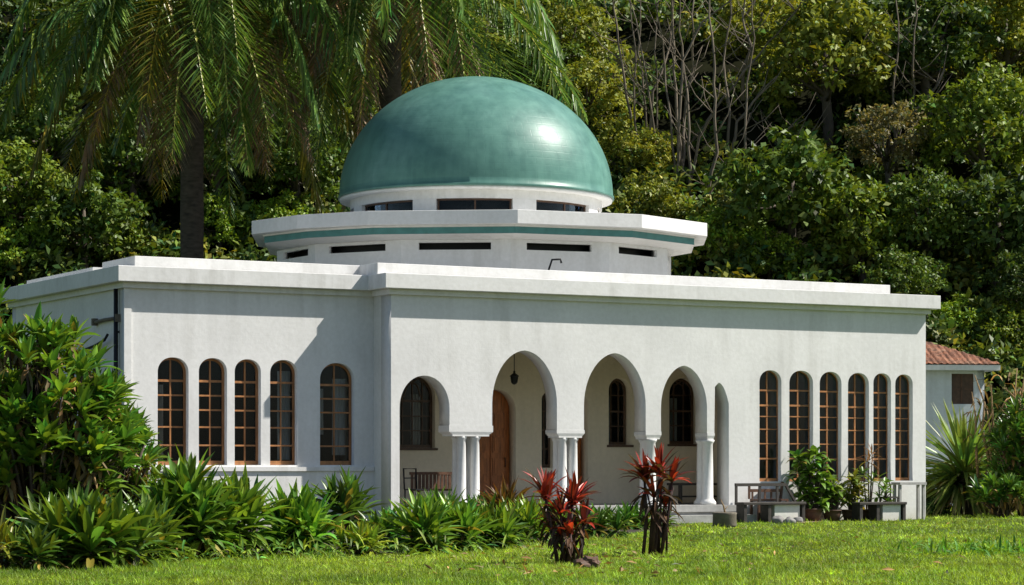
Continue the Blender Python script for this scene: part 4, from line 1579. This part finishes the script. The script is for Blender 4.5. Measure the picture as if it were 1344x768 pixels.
trees = [
    # left side, behind and below the palms
    ('dense', 'dark', 30, 40, 95, 'dark tree in the top left corner behind the palm fronds'),
    ('dense', 'deep', 60, 170, 85, 'ivy hung dark tree left of the big palm'),
    ('leafy', 'mid', 15, 250, 75, 'mid green tree at the left edge halfway up'),
    ('bush', 'bright', 25, 335, 62, 'bright green bush at the left edge above the side wall'),
    ('broad', 'deep', 110, 290, 72, 'deep green broad leaved tree just left of the palm trunk'),
    ('dense', 'deep', 175, 200, 85, 'dark tree straight behind the palm trunk'),
    ('bush', 'mid', 165, 318, 50, 'leafy bush left of the palm trunk above the roof'),
    ('bush', 'bright', 290, 300, 52, 'sunlit bush right of the palm trunk above the roof'),
    ('dense', 'dark', 285, 190, 90, 'dark tree behind the drooping yellow frond'),
    ('bush', 'bright', 370, 292, 50, 'bright leafy bush between the palm trunk and the dome slab'),
    ('dense', 'deep', 390, 210, 75, 'dark tree behind the brown hanging fronds'),
    ('leafy', 'mid', 430, 130, 80, 'mid green tree above left of the dome behind fronds'),
    ('dense', 'dark', 200, 60, 110, 'dark tree high behind the centre of the big palm'),
    ('dense', 'dark', 380, 40, 100, 'dark tree high between the two palms'),
    # centre
    ('leafy', 'mid', 560, 60, 80, 'mid green tree above the left shoulder of the dome'),
    ('airy', 'olive', 640, 40, 85, 'olive tree directly above the top of the dome'),
    ('dense', 'deep', 700, 100, 70, 'dark tree rising behind the crown of the dome'),
    ('leafy', 'olive', 735, 55, 72, 'olive green tree above the right shoulder of the dome'),
    ('leafy', 'gold', 770, 130, 58, 'yellowish tree touching the right upper edge of the dome'),
    ('bush', 'gold', 828, 205, 62, 'yellow green bush right of the dome below the bare stems'),
    ('bush', 'olive', 850, 275, 58, 'olive bush right of the dome rim'),
    ('bush', 'bright', 930, 322, 62, 'bright green bush rising over the roof right of the dome slab'),
    ('bush', 'bright', 1010, 340, 55, 'bright ivy like bush along the middle of the right roof'),
    # right
    ('broad', 'deep', 1040, 250, 92, 'dark glossy broad leaved tree above the right roof'),
    ('leafy', 'olive', 1085, 70, 100, 'big sunlit olive tree right of the bare stems'),
    ('leafy', 'gold', 1000, 35, 70, 'golden green leafy crown over the bare stems at the top'),
    ('airy', 'brown', 1165, 185, 62, 'brownish thin tree in the gap on the right slope'),
    ('dense', 'dark', 1215, 55, 95, 'tall dark tree at the top right with a visible trunk'),
    ('broad', 'mid', 1130, 300, 72, 'mid green tree above the right end of the roof'),
    ('leafy', 'gold', 1320, 40, 80, 'yellow green tree in the top right corner'),
    ('leafy', 'mid', 1290, 165, 90, 'mid green tree on the upper right edge'),
    ('dense', 'deep', 1215, 290, 78, 'deep green tree on the right slope behind the roof corner'),
    ('broad', 'dark', 1310, 290, 85, 'dark tree at the right edge halfway up'),
    ('bush', 'bright', 1255, 425, 48, 'bright bush above the tiled roof of the small house'),
    ('bush', 'mid', 1330, 440, 55, 'mid green bush at the right edge above the tiled roof'),
    ('dense', 'deep', 1180, 375, 55, 'deep green low tree just behind the right roof corner'),
    ('dense', 'dark', 1345, 380, 60, 'dark tree cut by the right edge above the small house'),
]
for t_ in trees:
    tree(*t_)


# bare stemmed trees
def bare_tree(stems, label):
    x0, y0 = stems[0][0]
    Zb = 99.0
    for i in range(600):
        Z = 84 + i * .05
        if hill(Z) >= EYE + (HY - y0) / F * Z:
            Zb = Z; break
    Zb -= 1.0
    b0 = W(x0, y0, Zb)
    o = empty('bare_tree', b0, 0, label, 'bare tree')
    mb = MB()
    for pts in stems:
        wp = []
        for i, (x, y) in enumerate(pts):
            w = W(x, y, Zb + (-.15 * i if len(pts) > 2 else 0) + random.uniform(-.5, .5) * (i > 0)) - b0
            wp.append(w)
        # smooth with jitter
        fine = []
        for a, b in zip(wp, wp[1:]):
            for k in range(3):
                fine.append(a.lerp(b, k / 3) + Vector((random.uniform(-.05, .05), random.uniform(-.05, .05), 0)))
        fine.append(wp[-1])
        nn = len(fine)
        r0 = random.uniform(.045, .08)
        mb.tube([Vector((0, 0, -1.2)) + fine[0]] + fine, [r0 * 1.2] + [r0 * (1 - .7 * k / nn) for k in range(nn)], 6)
        for q in range(7):
            k = random.randint(nn // 4, nn - 2); a = fine[k]
            sg = random.choice((-1, 1))
            e = a + Vector((sg * random.uniform(.5, 1.6), random.uniform(-.8, .5), random.uniform(.6, 2.0)))
            mb.tube([a, a.lerp(e, .5) + Vector((sg * .12, 0, -.1)), e], [r0 * .4, r0 * .28, r0 * .1], 5)
    mb.build('trunk', M['palebark'], o)
    return o


bare_tree([[(836, 225), (826, 150), (815, 80), (806, 10), (800, -40)], [(838, 225), (832, 130), (834, 60), (822, -30)]], 'pale bare tree leftmost of the leafless stems beside the dome')
bare_tree([[(862, 230), (856, 150), (845, 80), (828, 0), (815, -45)], [(863, 230), (862, 140), (860, 70), (866, -30)]], 'forked bare tree with two pale stems above the yellow green bush')
bare_tree([[(886, 240), (880, 160), (872, 90), (866, 30), (850, -40)], [(888, 240), (892, 150), (896, 80), (920, 30), (975, -10)]], 'bare tree whose right branch leans over to the golden crown')
bare_tree([[(905, 245), (904, 170), (900, 100), (892, 40), (893, -40)], [(905, 245), (918, 180), (935, 150), (945, 110)]], 'thin bare tree with a short curved branch left of the tallest stem')
bare_tree([[(925, 278), (940, 200), (938, 130), (937, 70), (930, 0), (936, -40)], [(926, 265), (950, 215), (968, 195)]], 'tallest single bare stem standing right of the leafless group')
bare_tree([[(905, 190), (938, 145), (976, 95), (1010, 55), (1046, 15), (1065, -20)], [(976, 95), (985, 60), (975, 25), (980, -30)]], 'slanting bare tree running up to the right into the leaves')
bare_tree([[(975, 235), (978, 170), (980, 110), (990, 50), (985, -20)]], 'upright dark thin stem right of the slanting bare tree')
bare_tree([[(1006, 210), (1022, 190), (1035, 170), (1046, 156)], [(1006, 210), (1030, 205), (1050, 190)]], 'short crooked bare branch in front of the glossy dark tree')
bare_tree([[(1196, 190), (1200, 130), (1197, 80), (1204, 20), (1200, -30)], [(1197, 150), (1225, 120), (1240, 90)]], 'single tall trunk in the dark gap at the upper right')
bare_tree([[(850, 215), (848, 140), (838, 70), (842, -30)], [(850, 215), (858, 120), (880, 60), (884, -30)]], 'slim bare tree between the two leftmost forked bare trees')
bare_tree([[(896, 225), (898, 150), (910, 90), (908, 20), (915, -40)], [(896, 225), (886, 120), (884, 40), (878, -30)]], 'slim double stemmed bare tree in the middle of the leafless group')
bare_tree([[(955, 220), (958, 150), (950, 80), (960, 20), (956, -40)], [(955, 220), (968, 160), (1000, 120), (1020, 100)]], 'thin bare tree just right of the tallest bare stem with one low right branch')
bare_tree([[(1175, 190), (1172, 120), (1180, 60), (1176, -30)]], 'dark straight bare trunk left of the single tall trunk at the upper right')
bare_tree([[(596, 60), (588, 30), (585, 0), (590, -30)]], 'short pale trunk left of the olive tree above the dome')


# far wood filling the slope
def wood():
    lv = Leaves()
    ncl = 1100
    X = rng.uniform(-34, 34, ncl); Z = rng.uniform(84, 126, ncl)
    hz = np.array([hill(z_, x_) for x_, z_ in zip(X, Z)])
    for x, y, h in zip(X, Z, hz):
        n_ = 200
        s_ = rng.uniform(.7, 1.5)
        v = sph(n_, -.3)
        c = np.array([x, y, h + rng.uniform(.1, 1.3)])
        pos = c + v * s_ * rng.uniform(.6, 1.1, n_)[:, None] * np.array([1, 1, .8])
        base = np.array([[.08, .13, .022], [.13, .19, .03], [.065, .11, .02], [.18, .21, .04]][rng.integers(0, 4)])
        ll = .36 * rng.uniform(.6, 1.3, n_)
        lv.quads(pos, nrm(v * .5 + sph(n_) + np.array([0, 0, -.3])), nrm(v + np.array([0, 0, .6]) + .8 * sph(n_)), ll, ll * .55, tones(n_, base, .3, .25))
    o = link('forest', lv.mesh('forest'), M['leaf'])
    tag(o, 'dense green undergrowth and far wood covering the hillside', 'forest', kind='stuff')


wood()

# ================================================================== SMALL HOUSE
hp = W(1292, 0, 84.0)
hr = empty('house', (hp.x, hp.y, 0), R(8), 'small pale house with a red tiled hip roof behind the right end', 'house')
sH = F / 84.0
ez = EYE + (HY - 486) / sH
LH, DH = 9.0, 6.0
panel('wall', (-LH, 0), (0, 0), rect(0, LH, 0, ez), [rect(LH - 1.15, LH - .35, ez - 1.15, ez - .12)], .25, M['housewall'], hr)
panel('wall', (0, 0), (0, DH), rect(0, DH, 0, ez), [], .25, M['housewall'], hr)
mb = MB(); mb.box(-1.15, -.35, .12, .16, ez - 1.15, ez - .12); w = mb.build('window', M['darkwood'], hr)
mb = MB(); mb.box(-.78, -.74, .09, .118, ez - 1.13, ez - .14); mb.box(-1.13, -.37, .092, .116, ez - .66, ez - .62); mb.build('frame', M['redwood'], w)
mb = MB(); mb.box(-LH - .3, .42, -.42, -.36, ez - .02, ez + .16); mb.box(.36, .42, -.36, DH, ez - .02, ez + .16); mb.build('fascia', M['trim'], hr)
mb = MB(); mb.box(-LH, .3, -.35, 0, ez, ez + .05); mb.build('eave_soffit', M['benchwood'], hr)
mb = MB()
rise = .42
nx, ny = 150, 24
def roofz(x, y):
    d = min(y + .45, (.45 - x), (DH + .45 - y))
    return ez + .17 + rise * max(0, d)
ri = []
for j in range(ny + 1):
    y = -.45 + (DH / 2 + .45) * j / ny
    row = []
    for i in range(nx + 1):
        x = -LH - .3 + (LH + .75) * i / nx
        bz = .045 * abs(math.sin(x * math.pi / .22)) + .03 * ((j * 1.0) % 2) + random.uniform(-.008, .008)
        row.append(mb.bm.verts.new((x, y, roofz(x, y) + bz)))
    ri.append(row)
for a, b in zip(ri, ri[1:]):
    for k in range(nx):
        mb.bm.faces.new((a[k], a[k + 1], b[k + 1], b[k]))
ri2 = [[mb.bm.verts.new((v.co.x, DH - v.co.y, v.co.z)) for v in row] for row in ri]
for a, b in zip(ri2, ri2[1:]):
    for k in range(nx):
        mb.bm.faces.new((a[k], b[k], b[k + 1], a[k + 1]))
mb.build('roof', M['tile'], hr)

# ================================================================== GRASS
def in_poly(x, y, poly):
    ins = np.zeros(len(x), bool)
    n_ = len(poly)
    for k in range(n_):
        x1, y1 = poly[k]; x2, y2 = poly[(k + 1) % n_]
        if y1 == y2: continue
        c = ((y1 > y) != (y2 > y)) & (x < (x2 - x1) * (y - y1) / (y2 - y1) + x1)
        ins ^= c
    return ins


def grass():
    lv = Leaves()
    for (z0, z1, N, hh, ww) in ((29, 38, 210000, .075, .013), (38, 52, 130000, .085, .017), (52, 82, 110000, .095, .024)):
        nt_ = N // 9
        tZ = z0 + (z1 - z0) * rng.uniform(0, 1, nt_) ** 1.1
        tX = rng.uniform(-.225, .225, nt_) * tZ
        tb = np.exp(rng.normal(0, .34, nt_)); th_ = rng.uniform(.6, 1.35, nt_)
        ti = rng.integers(0, nt_, N)
        sp = .035 + .0009 * (z0 - 29)
        Z = tZ[ti] + rng.normal(0, sp * 1.4, N); X = tX[ti] + rng.normal(0, sp, N)
        tb, th_ = tb[ti], th_[ti]
        lx = X - P0.x; ly = Z - P0.y
        u = CT * lx + ST * ly; d = -ST * lx + CT * ly
        keep = ~((u > -.2) & (u < UR + .1) & (d > np.where(u < UL, -.1, DF - .1)))
        keep &= ~in_poly(X, Z, BEDPOLY)
        keep &= ~((u > 6.3) & (u < U5r + .4) & (d > DF - .85) & (d < 2))
        keep &= ~in_poly(X, Z, [(p_.x, p_.y) for p_ in gp])
        X, Z, tb, th_ = X[keep], Z[keep], tb[keep], th_[keep]; n_ = len(X)
        pat = .5 + .5 * np.sin(X * 1.3 + 1.7 * np.sin(Z * .8)) * np.sin(Z * 1.1 + 2 * np.sin(X * .6))
        pat2 = .5 + .5 * np.sin(X * 5.1 + 2 * np.sin(Z * 3.7)) * np.sin(Z * 4.3 + 2.2 * np.sin(X * 2.9))
        base = np.array([[.165, .29, .024]]) * (1 - .6 * pat[:, None]) + np.array([[.32, .40, .045]]) * .6 * pat[:, None]
        big = np.sin(X * .55 + 1.3 * np.sin(Z * .31)) * np.sin(Z * .47 + 1.1 * np.sin(X * .8)) + .5 * np.sin(X * 1.9 + Z * .7) * np.sin(Z * 1.6 - X * .5)
        base = base * (1 + .22 * big[:, None])
        dry = rng.uniform(0, 1, n_) < np.clip(.05 + .16 * (big - .55), .03, .3)
        col = base * np.exp(rng.normal(0, .25, n_))[:, None] * (.75 + .4 * pat2[:, None]) * tb[:, None]
        col[dry] = np.array([.30, .25, .10])
        L = hh * rng.uniform(.5, 1.25, n_) * (.45 + 1.0 * pat2) * th_
        lv.ribbons(np.stack([X, Z, np.zeros(n_)], 1), sph(n_, .45), rng.uniform(.1, .8, n_), L, ww * rng.uniform(.7, 1.3, n_), col, 1, 'blade', .2, .5)
    o = link('grass', lv.mesh('grass'), M['grass'])
    tag(o, 'short bright green lawn grass', 'grass', kind='stuff')


grass()

lv = Leaves(); N = 330
yy = rng.uniform(690, 760, N); xx = np.concatenate([rng.uniform(0, 1344, N // 3), rng.normal(760, 90, N - N // 3)])
Zz = F * EYE / (yy - HY); pos = np.stack([(xx - 672) / F * Zz, Zz, rng.uniform(.03, .07, N)], 1)
lv.ribbons(pos, sph(N, -.05) * np.array([1, 1, .3]), .2, rng.uniform(.06, .2, N), rng.uniform(.03, .06, N), tones(N, (.30, .20, .09), .4, .2), 2, 'leaf', .4, .6)
tag(link('fallen_leaves', lv.mesh('fallen_leaves'), M['dry']), 'dry fallen leaves scattered on the lawn', 'fallen leaves', kind='stuff')

# ================================================================== CAMERA, LIGHT, WORLD
cam = bpy.data.cameras.new('camera')
co = bpy.data.objects.new('camera', cam); C.objects.link(co)
co.location = (0, 0, EYE)
co.rotation_euler = (R(90), 0, 0)
cam.sensor_width = 36
cam.lens = 36 * F / 1344
cam.shift_y = (HY - 384) / 1344
cam.clip_start = .5
cam.clip_end = 2000
S.camera = co

KX, KZ = 2.05, 2.45
sd = Vector((CT * KX + ST, ST * KX - CT, KZ)).normalized()
sun = bpy.data.lights.new('sun', 'SUN')
sun.energy = 5.0
sun.angle = R(.5)
sun.color = (1, .95, .87)
so = bpy.data.objects.new('sun', sun); C.objects.link(so)
so.rotation_euler = sd.to_track_quat('Z', 'Y').to_euler()
so.location = (40, 40, 60)

w = bpy.data.worlds.new('World'); S.world = w
w.use_nodes = True
nt = w.node_tree
nt.nodes.clear()
sky = nt.nodes.new('ShaderNodeTexSky')
sky.sky_type = 'NISHITA'
sky.sun_disc = False
sky.sun_elevation = math.asin(sd.z)
sky.sun_rotation = math.atan2(sd.x, sd.y)
bg = nt.nodes.new('ShaderNodeBackground'); bg.inputs['Strength'].default_value = .07
ou = nt.nodes.new('ShaderNodeOutputWorld')
nt.links.new(sky.outputs[0], bg.inputs['Color']); nt.links.new(bg.outputs[0], ou.inputs['Surface'])
S.view_settings.view_transform = 'Standard'
S.view_settings.look = 'None'
S.view_settings.gamma = 1
S.view_settings.exposure = .56
S.cycles.max_bounces = 8
S.cycles.transparent_max_bounces = 12
